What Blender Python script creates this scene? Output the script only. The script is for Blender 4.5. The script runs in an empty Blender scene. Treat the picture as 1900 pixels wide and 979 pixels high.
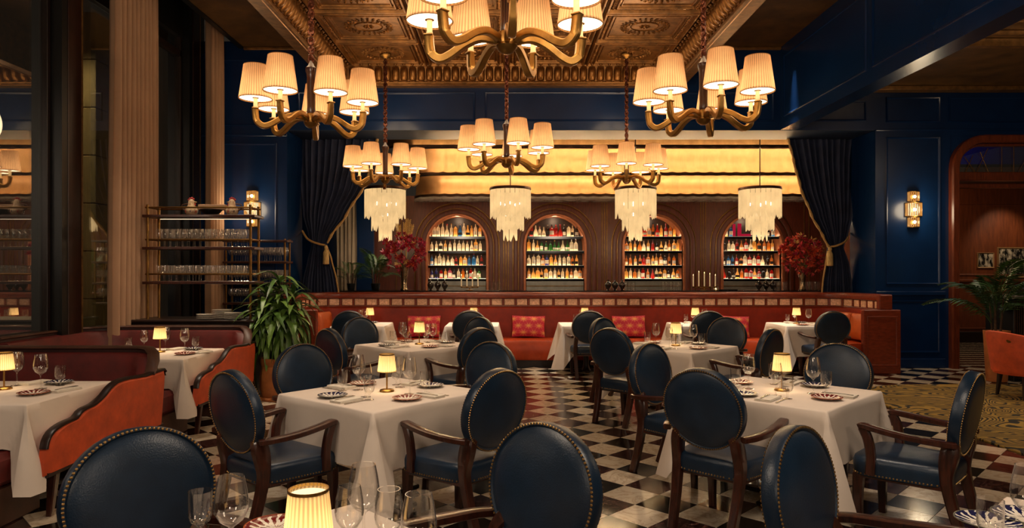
import bpy, math, random
from mathutils import Vector, Matrix
R = random.Random(7)
PI = math.pi
S = bpy.context.scene
COL = S.collection
sin, cos, rad = math.sin, math.cos, math.radians

# ------------------------------------------------------------------ camera, world, light, exposure
cam = bpy.data.cameras.new('camera')
cam.sensor_width = 36.0
cam.lens = 1290 / 1900 * 36
cam.shift_x, cam.shift_y = 10 / 1900, 13.5 / 1900
cam.clip_start, cam.clip_end = .05, 80
co = bpy.data.objects.new('camera', cam)
co.location = (0, 0, 1.6)
co.rotation_euler = (rad(90), 0, 0)
COL.objects.link(co)
S.camera = co
S.view_settings.view_transform = 'Standard'
S.view_settings.look = 'None'
S.view_settings.gamma = 1
S.view_settings.exposure = 0.0
w = bpy.data.worlds.new('world')
S.world = w
w.use_nodes = True
w.node_tree.nodes['Background'].inputs[0].default_value = (.55, .42, .30, 1)
w.node_tree.nodes['Background'].inputs[1].default_value = .035


def light(name, kind, loc, power, color=(1, .78, .52), size=.1, rot=(0, 0, 0), size_y=None, angle=60, blend=.6):
    l = bpy.data.lights.new(name, kind)
    l.energy = power
    l.color = color
    if kind == 'AREA':
        l.size = size
        if size_y:
            l.shape = 'RECTANGLE'
            l.size_y = size_y
    else:
        l.shadow_soft_size = size
    if kind == 'SPOT':
        l.spot_size = rad(angle)
        l.spot_blend = blend
    o = bpy.data.objects.new(name, l)
    o.location = loc
    o.rotation_euler = rot
    o['kind'] = 'helper'
    COL.objects.link(o)
    return o


# unseen fill lights, in place of chandeliers outside the view
for x_ in (-1.87, 1.87):
    for y_ in (2.2, -2.2):
        light('unseen_fill_light', 'POINT', (x_, y_, 3.2), 130, (1, .80, .6), .4)
# recessed ceiling downlights over the tables
for (x_, y_, z_, p_) in ((-.86, 4.87, 4.9, 130), (1.93, 4.9, 4.9, 130), (-1.03, 8.03, 4.9, 110), (1.9, 7.87, 4.9, 110),
                         (-.55, 1.8, 4.9, 70), (1.9, 1.9, 4.9, 70), (-3.6, 4.9, 5.2, 70), (-3.7, 7.2, 5.2, 90)):
    light('table_downlight', 'SPOT', (x_, y_, z_), p_ * 2.3, (1, .83, .66), .2, angle=34, blend=.8)
for x_ in (-2.3, -.54, 1.27, 3.07, 4.42):
    light('banquette_downlight', 'SPOT', (x_, 10.95, 4.86), 800, (1, .89, .75), .12, angle=24, blend=.7)
for x_ in (-1.4, .37, 2.17, 3.9):
    light('banquette_wash', 'SPOT', (x_, 10.3, 4.86), 150, (1, .72, .48), .08, rot=(rad(22), 0, 0), angle=40, blend=.9)
light('recess_downlight', 'SPOT', (5.3, 10.9, 5.2), 800, (1, .8, .6), .12, angle=40, blend=.8)
light('recess_downlight', 'SPOT', (-3.2, 11.0, 5.2), 160, (1, .8, .6), .08, angle=30, blend=.8)
light('right_room_downlight', 'SPOT', (6.2, 7.6, 4.5), 420, (1, .8, .58), .1, angle=75, blend=.9)
light('right_room_downlight', 'SPOT', (6.6, 10.3, 4.5), 160, (1, .8, .58), .1, angle=70, blend=.9)
light('plant_fill', 'SPOT', (-2.5, 8.0, 4.6), 160, (1, .86, .66), .1, rot=(rad(12), rad(-4), 0), angle=34, blend=.8)  # unseen spot added to brighten the dracaena
light('station_light', 'SPOT', (-3.8, 8.2, 5.2), 420, (1, .8, .58), .06, angle=40, blend=.8)
light('curtain_light', 'SPOT', (-4.0, 7.0, 5.2), 120, (1, .76, .5), .06, rot=(rad(12), rad(-10), 0), angle=50, blend=.9)
light('curtain_light', 'SPOT', (-4.0, 9.8, 5.2), 110, (1, .76, .5), .06, rot=(rad(8), rad(-10), 0), angle=50, blend=.9)
light('right_room_fill', 'POINT', (7.6, 7.2, 3.7), 60, (1, .74, .46), .3)  # unseen lamp added to brighten the right ceiling and upper wall
light('lobby_light', 'POINT', (8.4, 14.2, 2.9), 60, (1, .66, .38), .2)
for x_ in (-.2, 2.0, 4.2):
    light('bar_downlight', 'SPOT', (x_, 12.62, 3.9), 45, (1, .74, .46), .1, angle=80, blend=.8)

# ------------------------------------------------------------------ materials
MATS = {}


def lin(h):
    if isinstance(h, str):
        v = [int(h[i:i + 2], 16) / 255 for i in (0, 2, 4)]
        return tuple(c / 12.92 if c <= .04045 else ((c + .055) / 1.055) ** 2.4 for c in v)
    return h


def newmat(name):
    m = bpy.data.materials.new(name)
    m.use_nodes = True
    nt = m.node_tree
    for n in list(nt.nodes):
        nt.nodes.remove(n)
    out = nt.nodes.new('ShaderNodeOutputMaterial')
    MATS[name] = m
    return m, nt, out


class NT:
    """short way of adding nodes and links"""
    def __init__(s, nt):
        s.nt = nt

    def __call__(s, kind, ins=None, **props):
        n = s.nt.nodes.new('ShaderNode' + kind)
        for k, v in props.items():
            setattr(n, k, v)
        for k, v in (ins or {}).items():
            if isinstance(v, bpy.types.NodeSocket):
                s.nt.links.new(v, n.inputs[k])
            else:
                n.inputs[k].default_value = v
        return n

    def link(s, a, b):
        s.nt.links.new(a, b)


def c4(c):
    return (*lin(c)[:3], 1)


def mat(name, color, rough=.5, metal=0, var=.12, scale=8, bump=0, bscale=60, spec=.5, emit=None, estr=0, coat=0, sheen=0, stretch=None, color2=None):
    m, nt, out = newmat(name)
    N = NT(nt)
    tc = N('TexCoord')
    vec = tc.outputs['Object']
    if stretch:
        mp = N('Mapping', {'Vector': vec})
        mp.inputs['Scale'].default_value = stretch
        vec = mp.outputs[0]
    nz = N('TexNoise', {'Vector': vec, 'Scale': scale, 'Detail': 5.0, 'Roughness': .6})
    c = lin(color)
    lo = lin(color2) if color2 else tuple(max(0, x * (1 - var * 2)) for x in c)
    hi = c if color2 else tuple(x * (1 + var) for x in c)
    rp = N('ValToRGB', {'Fac': nz.outputs['Fac']})
    rp.color_ramp.elements[0].position = .3
    rp.color_ramp.elements[1].position = .7
    rp.color_ramp.elements[0].color = (*lo, 1)
    rp.color_ramp.elements[1].color = (*hi, 1)
    p = N('BsdfPrincipled', {'Base Color': rp.outputs[0], 'Roughness': rough, 'Metallic': metal})
    p.inputs['Specular IOR Level'].default_value = spec
    if coat:
        p.inputs['Coat Weight'].default_value = coat
        p.inputs['Coat Roughness'].default_value = .12
    if sheen:
        p.inputs['Sheen Weight'].default_value = sheen
        p.inputs['Sheen Tint'].default_value = c4(color)
    if emit:
        p.inputs['Emission Color'].default_value = c4(emit)
        p.inputs['Emission Strength'].default_value = estr
    if bump:
        nb = N('TexNoise', {'Vector': vec, 'Scale': bscale, 'Detail': 3.0})
        bp = N('Bump', {'Strength': bump, 'Distance': .01, 'Height': nb.outputs['Fac']})
        N.link(bp.outputs[0], p.inputs['Normal'])
    N.link(p.outputs[0], out.inputs[0])
    return m


mat('blue_leather', '13283d', .33, var=.18, scale=6, bump=.12, bscale=180, spec=.5)
mat('mahogany', '3f1c10', .3, var=.35, scale=5, stretch=(14, 14, 2), coat=.3)
mat('dark_wood', '24110b', .35, var=.3, scale=5, stretch=(3, 14, 14))
mat('brass', 'b58a4a', .3, 1, var=.1)
mat('old_brass', '8a6636', .38, 1, var=.2)
mat('gold_leaf', '93714a', .5, .3, var=.06, scale=3, stretch=(5, 5, .5))
mat('bronze', '8f6638', .4, .6, var=.25, scale=10)
mat('bronze_relief', '946635', .38, .7, var=.3, scale=9, bump=.15, bscale=40)
mat('ceiling_gold', '6b4c24', .45, .3, var=.25, scale=3, bump=.1, bscale=20)
mat('dark_bronze', '3a2416', .4, .7, var=.2)
mat('blue_wall', '08264f', .26, var=.1, scale=2, spec=.4, coat=.1)
mat('navy_velvet', '2a3350', .8, var=.2, scale=5, sheen=.35)
mat('bar_wood', '642c18', .42, var=.22, scale=4, stretch=(10, 10, 1.2))
mat('door_wood', '6e3119', .3, var=.25, scale=4, stretch=(10, 10, 1.2), coat=.2)
mat('room_wood', '6a3417', .45, var=.2, scale=3, stretch=(8, 8, 1))
mat('cloth', 'd8c8ba', .85, var=.03, scale=3, bump=.06, bscale=300)
mat('napkin', 'd8cdbd', .9, var=.04, scale=20, bump=.2, bscale=300)
mat('orange_velvet', 'c0481d', .62, var=.16, scale=9, sheen=.4)
mat('rust_leather', 'aa3c12', .42, spec=.35, var=.14, scale=5, bump=.08, bscale=120)
mat('red_leather', '8a2409', .45, spec=.3, var=.14, scale=5, bump=.08, bscale=120)
mat('burgundy', '5c1612', .55, var=.2, scale=7, sheen=.3)
mat('burgundy_shell', '2c0e0c', .5, var=.2, scale=7)
mat('cap_rail', '4a2a1b', .5, var=.2, scale=6)
mat('window_frame', '1d0f0a', .4, var=.2)
mat('window_post', '2d150d', .35, var=.2)
mat('black', '0b0a0a', .4, var=.2)
mat('black_gloss', '100c0b', .12, var=.2)
mat('terracotta', 'b46a36', .6, var=.15, scale=8, bump=.1)
mat('white_china', 'e4ddd2', .2, var=.02)
mat('steel', 'b9b4ac', .25, 1, var=.08)
mat('candle_wax', 'efe0c0', .5, var=.03, emit='ffd79a', estr=.12)
mat('candle_tube', 'e8d3a4', .5, var=.04, emit='ffc27a', estr=.25)
mat('grout', '2a211c', .6, var=.2)
mat('soil', '1c120b', .9, var=.4, scale=40)
mat('bark', '4a3320', .8, var=.3, scale=20, bump=.4)
mat('leaf_dark', '426224', .4, var=.4, scale=6)
mat('leaf_light', '68893a', .4, var=.35, scale=6)
mat('palm_leaf', '2d4a22', .45, var=.4, scale=8)
mat('petal_red', 'a81f2b', .6, var=.35, scale=30)
mat('petal_orange', 'c8451f', .6, var=.35, scale=30)
mat('petal_pink', 'b52a52', .6, var=.3, scale=30)
mat('petal_cream', 'cfa860', .6, var=.2, scale=30)
mat('sheer', 'ab876a', .9, var=.06, scale=3, bump=.1, bscale=200)
mat('pale_drape', '9a8b78', .9, var=.08, scale=3)
mat('gold_cord', 'c0985a', .55, var=.3, scale=90, bump=.6, bscale=120)
mat('stone', 'b49a66', .8, var=.15, scale=3, bump=.15)
mat('grey_metal', '8d8a80', .35, .6, var=.1)
mat('copper_jamb', 'b56d48', .35, .5, var=.12)
mat('label_paper', 'e9dfc8', .7, var=.06)
mat('comb_red', 'a1241f', .5, var=.1)
mat('picture_mat', '20201e', .5, var=.2)
mat('marble_top', 'a89d92', .2, var=.2, scale=4)
mat('bulb_holder', '6a4a2a', .4, .8)


def emat(name, color, strength, edge=None):
    """something that gives light"""
    m, nt, out = newmat(name)
    N = NT(nt)
    e = N('Emission', {'Color': c4(color), 'Strength': strength})
    N.link(e.outputs[0], out.inputs[0])
    return m


emat('shade_diffuser', 'ffdcae', 4.2)
emat('led_strip', 'ffdba4', 170)
emat('niche_strip', 'ffdcae', 7)
emat('bulb', 'fff0d2', 30)
emat('flame', 'ffcf80', 8)


def shade_fabric(name, color, pleats):
    """pleated silk that lets the bulb inside shine through, denser at the seams"""
    m, nt, out = newmat(name)
    N = NT(nt)
    tc = N('TexCoord')
    sp = N('SeparateXYZ', {'Vector': tc.outputs['Object']})
    at = N('Math', {0: sp.outputs['Y'], 1: sp.outputs['X']}, operation='ARCTAN2')
    mu = N('Math', {0: at.outputs[0], 1: float(pleats)}, operation='MULTIPLY')
    sn = N('Math', {0: mu.outputs[0]}, operation='SINE')
    nz = N('TexNoise', {'Vector': tc.outputs['Object'], 'Scale': 14.0, 'Detail': 2.0})
    ad = N('Math', {0: nz.outputs[0], 1: .5, 2: 0.0}, operation='MULTIPLY_ADD')
    s2 = N('Math', {0: sn.outputs[0], 1: .5, 2: .25}, operation='MULTIPLY_ADD')
    sm = N('Math', {0: s2.outputs[0], 1: ad.outputs[0]}, operation='ADD')
    rp = N('ValToRGB', {'Fac': sm.outputs[0]})
    rp.color_ramp.elements[0].color = (*[c * .5 for c in lin(color)], 1)
    rp.color_ramp.elements[1].color = c4(color)
    t = N('BsdfTranslucent', {'Color': rp.outputs[0]})
    d = N('BsdfDiffuse', {'Color': rp.outputs[0]})
    mx = N('MixShader', {0: .3, 1: t.outputs[0], 2: d.outputs[0]})
    N.link(mx.outputs[0], out.inputs[0])
    return m


shade_fabric('chandelier_shade', 'f0c294', 40)
shade_fabric('table_shade', 'f3d2a2', 30)


def facing(N):
    """0 seen face on, 1 at grazing angle, the same from both sides of the pane"""
    ge = N('NewGeometry')
    d = N('VectorMath', {0: ge.outputs['Normal'], 1: ge.outputs['Incoming']}, operation='DOT_PRODUCT')
    ab = N('Math', {0: d.outputs['Value']}, operation='ABSOLUTE')
    return N('Math', {0: 1.0, 1: ab.outputs[0]}, operation='SUBTRACT', use_clamp=True)


def glass(name, tint=(1, 1, 1), f0=.05, rough=.0, haze=.0, edge=.0, rimdark=1.0):
    """thin clear glass: Schlick reflection over a clear pane, with white rim highlights painted in towards the edges"""
    m, nt, out = newmat(name)
    N = NT(nt)
    fa = facing(N)
    p5 = N('Math', {0: fa.outputs[0], 1: 3.2}, operation='POWER')
    fr = N('Math', {0: p5.outputs[0], 1: 1 - f0, 2: f0}, operation='MULTIPLY_ADD', use_clamp=True)
    p4 = N('Math', {0: fa.outputs[0], 1: 3.5}, operation='POWER')
    cm = N('Mix', {'Factor': p4.outputs[0]}, data_type='RGBA')
    cm.inputs[6].default_value = (*tint, 1)
    cm.inputs[7].default_value = (*[c * rimdark for c in tint], 1)      # dark rim put into the tint, for dark surroundings seen refracted
    tr = N('BsdfTransparent', {'Color': cm.outputs[2]})
    gl = N('BsdfGlossy', {'Color': (1, 1, 1, 1), 'Roughness': rough})
    base = tr
    if haze or edge:
        p3 = N('Math', {0: fa.outputs[0], 1: 3.0}, operation='POWER')
        hz = N('Math', {0: p3.outputs[0], 1: edge, 2: haze}, operation='MULTIPLY_ADD', use_clamp=True)  # white at grazing angles stands in for bright rim highlights
        di = N('BsdfTranslucent', {'Color': (1, .98, .95, 1)})
        d2 = N('BsdfDiffuse', {'Color': (1, .98, .95, 1)})
        dm = N('MixShader', {0: .5, 1: di.outputs[0], 2: d2.outputs[0]})
        base = N('MixShader', {0: hz.outputs[0], 1: tr.outputs[0], 2: dm.outputs[0]})
    mx = N('MixShader', {0: fr.outputs[0], 1: base.outputs[0], 2: gl.outputs[0]})
    N.link(mx.outputs[0], out.inputs[0])
    return m


glass('clear_glass', (.985, .98, .97), .05, .0, .0, .03, .3)
glass('rack_glass', (.98, .97, .96), .06, .0, .012, .6)
glass('window_glass', (.75, .76, .74), .24)
glass('smoke_glass', (.25, .2, .17), .08, .02)


def bottle_mat(name, color):
    m, nt, out = newmat(name)
    N = NT(nt)
    t = N('BsdfTranslucent', {'Color': c4(color)})
    tr = N('BsdfTransparent', {'Color': c4(color)})
    g = N('BsdfGlossy', {'Roughness': .08})
    fa = facing(N)
    p5 = N('Math', {0: fa.outputs[0], 1: 4.0}, operation='POWER')
    fr = N('Math', {0: p5.outputs[0], 1: .95, 2: .05}, operation='MULTIPLY_ADD', use_clamp=True)
    a = N('MixShader', {0: .3, 1: t.outputs[0], 2: tr.outputs[0]})
    b = N('MixShader', {0: fr.outputs[0], 1: a.outputs[0], 2: g.outputs[0]})
    N.link(b.outputs[0], out.inputs[0])
    return m


BOT = {'clear': 'f2e6cf', 'amber': 'd99850', 'green': '3f8a3c', 'dark': '3a2010', 'blue': '3f86b8', 'red': 'c0392f', 'pink': 'd9788a', 'honey': 'f5cb86', 'indigo': '2e3390'}
for k, v in BOT.items():
    bottle_mat('bottle_' + k, v)


def marble(name, base, vein, amt, scale, rough=.13):
    m, nt, out = newmat(name)
    N = NT(nt)
    ge = N('NewGeometry')
    oi = N('ObjectInfo')
    sh = N('VectorMath', {0: ge.outputs['Position'], 1: oi.outputs['Random']}, operation='ADD')
    n1 = N('TexNoise', {'Vector': sh.outputs[0], 'Scale': scale, 'Detail': 6.0, 'Roughness': .62, 'Distortion': 1.4})
    sub = N('Math', {0: n1.outputs['Fac'], 1: .5}, operation='SUBTRACT')
    ab = N('Math', {0: sub.outputs[0]}, operation='ABSOLUTE')
    rp = N('ValToRGB', {'Fac': ab.outputs[0]})
    rp.color_ramp.elements[0].color = c4(vein)
    rp.color_ramp.elements[1].color = c4(base)
    rp.color_ramp.elements[0].position = 0
    rp.color_ramp.elements[1].position = amt
    hs = N('HueSaturation', {'Color': rp.outputs[0]})
    vr = N('MapRange', {'Value': oi.outputs['Random'], 'To Min': .85, 'To Max': 1.12})
    N.link(vr.outputs[0], hs.inputs['Value'])
    p = N('BsdfPrincipled', {'Base Color': hs.outputs[0], 'Roughness': rough})
    N.link(p.outputs[0], out.inputs[0])


marble('white_marble', 'cfc0ab', 'b3a08a', .05, 5)
marble('black_marble', '17130f', '3a322b', .012, 6)
marble('red_marble', '281514', '6f4c44', .025, 7)
marble('tile_glaze', 'f0c4a4', 'c99b7c', .08, 10, .3)


def plate_mat(name, dark, mid):
    m, nt, out = newmat(name)
    N = NT(nt)
    tc = N('TexCoord')
    sp = N('SeparateXYZ', {'Vector': tc.outputs['Object']})
    at = N('Math', {0: sp.outputs['Y'], 1: sp.outputs['X']}, operation='ARCTAN2')
    mu = N('Math', {0: at.outputs[0], 1: 17.0}, operation='MULTIPLY')
    sn = N('Math', {0: mu.outputs[0]}, operation='SINE')
    fl = N('CombineXYZ', {'X': sp.outputs['X'], 'Y': sp.outputs['Y']})
    ln = N('VectorMath', {0: fl.outputs[0]}, operation='LENGTH')
    nz = N('TexNoise', {'Vector': tc.outputs['Object'], 'Scale': 60.0, 'Detail': 2.0})
    ra = N('MapRange', {'Value': ln.outputs['Value'], 'From Min': .045, 'From Max': .075, 'To Min': -1.2, 'To Max': .5})
    a1 = N('Math', {0: sn.outputs[0], 1: ra.outputs[0]}, operation='ADD')
    n2 = N('MapRange', {'Value': nz.outputs[0], 'From Min': .3, 'From Max': .7, 'To Min': -1.1, 'To Max': 1.1})
    a2 = N('Math', {0: a1.outputs[0], 1: n2.outputs[0]}, operation='ADD')
    gt = N('Math', {0: a2.outputs[0], 1: -.2}, operation='GREATER_THAN')
    rim = N('Math', {0: ln.outputs['Value'], 1: .093}, operation='GREATER_THAN')
    mx = N('Mix', {'Factor': gt.outputs[0]}, data_type='RGBA')
    mx.inputs[6].default_value = c4('ded4c4')
    mx.inputs[7].default_value = c4(dark)
    m2 = N('Mix', {'Factor': rim.outputs[0]}, data_type='RGBA')
    nt.links.new(mx.outputs[2], m2.inputs[6])
    m2.inputs[7].default_value = c4(mid)
    p = N('BsdfPrincipled', {'Base Color': m2.outputs[2], 'Roughness': .18})
    N.link(p.outputs[0], out.inputs[0])


plate_mat('plate_red', '6b1a1c', 'a5532e')
plate_mat('plate_blue', '1e1f45', '5c5a4a')


def rug_mat():
    m, nt, out = newmat('rug')
    N = NT(nt)
    ge = N('NewGeometry')
    mp = N('Mapping', {'Vector': ge.outputs['Position']})
    mp.inputs['Scale'].default_value = (1, 1.35, 1)
    mp.inputs['Rotation'].default_value = (0, 0, .5)
    n1 = N('TexNoise', {'Vector': mp.outputs[0], 'Scale': .95, 'Detail': 1.6, 'Roughness': .42, 'Distortion': .8})
    mu = N('Math', {0: n1.outputs['Fac'], 1: 210.0}, operation='MULTIPLY')
    sn = N('Math', {0: mu.outputs[0]}, operation='SINE')
    n2 = N('TexNoise', {'Vector': ge.outputs['Position'], 'Scale': 25.0, 'Detail': 2.0})
    ad = N('Math', {0: sn.outputs[0], 1: n2.outputs['Fac']}, operation='ADD')
    rp = N('ValToRGB', {'Fac': ad.outputs[0]})
    rp.color_ramp.elements[0].position = .1
    rp.color_ramp.elements[1].position = .42
    rp.color_ramp.elements[0].color = c4('0c0804')
    rp.color_ramp.elements[1].color = c4('8a6b26')
    p = N('BsdfPrincipled', {'Base Color': rp.outputs[0], 'Roughness': .95})
    bp = N('Bump', {'Strength': .4, 'Distance': .01, 'Height': sn.outputs[0]})
    N.link(bp.outputs[0], p.inputs['Normal'])
    N.link(p.outputs[0], out.inputs[0])


rug_mat()


def cushion_mat():
    m, nt, out = newmat('cushion_print')
    N = NT(nt)
    tc = N('TexCoord')
    sp = N('SeparateXYZ', {'Vector': tc.outputs['Object']})
    # fan motif: concentric arcs round a staggered grid of points
    u0 = N('Math', {0: sp.outputs['X'], 1: 5.6}, operation='MULTIPLY')
    v = N('Math', {0: sp.outputs['Z'], 1: 8.6}, operation='MULTIPLY')
    vh = N('Math', {0: v.outputs[0], 1: .5}, operation='ADD')
    vf = N('Math', {0: vh.outputs[0]}, operation='FLOOR')
    v2 = N('Math', {0: vf.outputs[0], 1: .5}, operation='MULTIPLY')
    u = N('Math', {0: u0.outputs[0], 1: v2.outputs[0]}, operation='ADD')
    fu = N('Math', {0: u.outputs[0], 1: 1.0}, operation='WRAP')
    fu.inputs[1].default_value, fu.inputs[2].default_value = .5, -.5
    fv = N('Math', {0: v.outputs[0], 1: 1.0}, operation='WRAP')
    fv.inputs[1].default_value, fv.inputs[2].default_value = .5, -.5
    cb = N('CombineXYZ', {'X': fu.outputs[0], 'Y': fv.outputs[0]})
    ln = N('VectorMath', {0: cb.outputs[0]}, operation='LENGTH')
    at = N('Math', {0: fv.outputs[0], 1: fu.outputs[0]}, operation='ARCTAN2')
    a9 = N('Math', {0: at.outputs[0], 1: 9.0}, operation='MULTIPLY')
    sn = N('Math', {0: a9.outputs[0]}, operation='SINE')
    s3 = N('Math', {0: sn.outputs[0], 1: .12}, operation='MULTIPLY')
    ad = N('Math', {0: ln.outputs['Value'], 1: s3.outputs[0]}, operation='ADD')
    rp = N('ValToRGB', {'Fac': ad.outputs[0]})
    e = rp.color_ramp.elements
    e[0].position, e[0].color = .0, c4('f2c468')
    e[1].position, e[1].color = .5, c4('cf2f4a')
    for p_, c_ in ((.10, 'eaa856'), (.15, 'd83a54'), (.21, 'e89a5a'), (.27, 'd83a54'), (.33, 'e07a5a'), (.38, 'd0304a')):
        k = e.new(p_)
        k.color = c4(c_)
    p = N('BsdfPrincipled', {'Base Color': rp.outputs[0], 'Roughness': .7})
    N.link(p.outputs[0], out.inputs[0])


cushion_mat()


def pendant_glass():
    m, nt, out = newmat('pendant_glass')
    N = NT(nt)
    tc = N('TexCoord')
    nz = N('TexNoise', {'Vector': tc.outputs['Object'], 'Scale': 5.0, 'Detail': 3.0})
    mp = N('MapRange', {'Value': nz.outputs[0], 'From Min': .3, 'From Max': .7, 'To Min': .74, 'To Max': 1.0})
    e = N('Emission', {'Color': c4('ffd79a')})
    N.link(mp.outputs[0], e.inputs['Strength'])
    t = N('BsdfTranslucent', {'Color': c4('ffe9c8')})
    tr = N('BsdfTransparent', {'Color': (1, .95, .85, 1)})
    a = N('MixShader', {0: .25, 1: e.outputs[0], 2: t.outputs[0]})
    b = N('MixShader', {0: .10, 1: a.outputs[0], 2: tr.outputs[0]})
    N.link(b.outputs[0], out.inputs[0])


pendant_glass()


def rod_glass():
    m, nt, out = newmat('rod_glass')
    N = NT(nt)
    e = N('Emission', {'Color': c4('ffb35c'), 'Strength': .75})
    tr = N('BsdfTransparent', {'Color': (1, .9, .75, 1)})
    g = N('BsdfGlossy', {'Roughness': .1})
    a = N('MixShader', {0: .5, 1: e.outputs[0], 2: tr.outputs[0]})
    b = N('MixShader', {0: .12, 1: a.outputs[0], 2: g.outputs[0]})
    N.link(b.outputs[0], out.inputs[0])


rod_glass()


def photo_mat():
    m, nt, out = newmat('old_photograph')
    N = NT(nt)
    tc = N('TexCoord')
    oi = N('ObjectInfo')
    sh = N('VectorMath', {0: tc.outputs['Object'], 1: oi.outputs['Random']}, operation='ADD')
    mp = N('Mapping', {'Vector': sh.outputs[0]})
    mp.inputs['Scale'].default_value = (9, 9, 4)
    n1 = N('TexNoise', {'Vector': mp.outputs[0], 'Scale': 1.3, 'Detail': 4.0, 'Roughness': .65})
    rp = N('ValToRGB', {'Fac': n1.outputs['Fac']})
    rp.color_ramp.elements[0].position = .46
    rp.color_ramp.elements[1].position = .6
    rp.color_ramp.elements[0].color = c4('14120f')
    rp.color_ramp.elements[1].color = c4('b5a994')
    p = N('BsdfPrincipled', {'Base Color': rp.outputs[0], 'Roughness': .3})
    N.link(p.outputs[0], out.inputs[0])


photo_mat()
mat('smoke_back', '2a1c13', .4, .4, var=.2, scale=4)
emat('shelf_edge', 'ffe9c4', .5)
mat('gold_arm', 'a77c40', .34, .9, var=.18, scale=12)
mat('dark_copper', '6b3a28', .45, .7, var=.4, scale=60)
mat('shade_tape', 'a9743c', .8, var=.1)
mat('nail_brass', 'a58250', .35, .9, var=.15, scale=30)
mat('red_wood', '7a2f17', .35, var=.2, scale=4, stretch=(3, 10, 10), coat=.2)
mat('orange_leather', 'c25a22', .45, var=.12, scale=5, bump=.08, bscale=120)
mat('tassel', 'c9a767', .6, var=.25, scale=40, stretch=(3, 3, .3), bump=.4, bscale=60)
mat('mercury_glass', 'a58f72', .22, 1, var=.35, scale=25)
emat('sign_red', 'd0203f', .55)
emat('rack_led', 'ffe0b8', 1.8)
mat('painted_china', 'c9b491', .25, var=.2, scale=30, color2='8a5a45')
mat('blue_satin', '1a2c47', .5, var=.1, scale=2)


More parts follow.
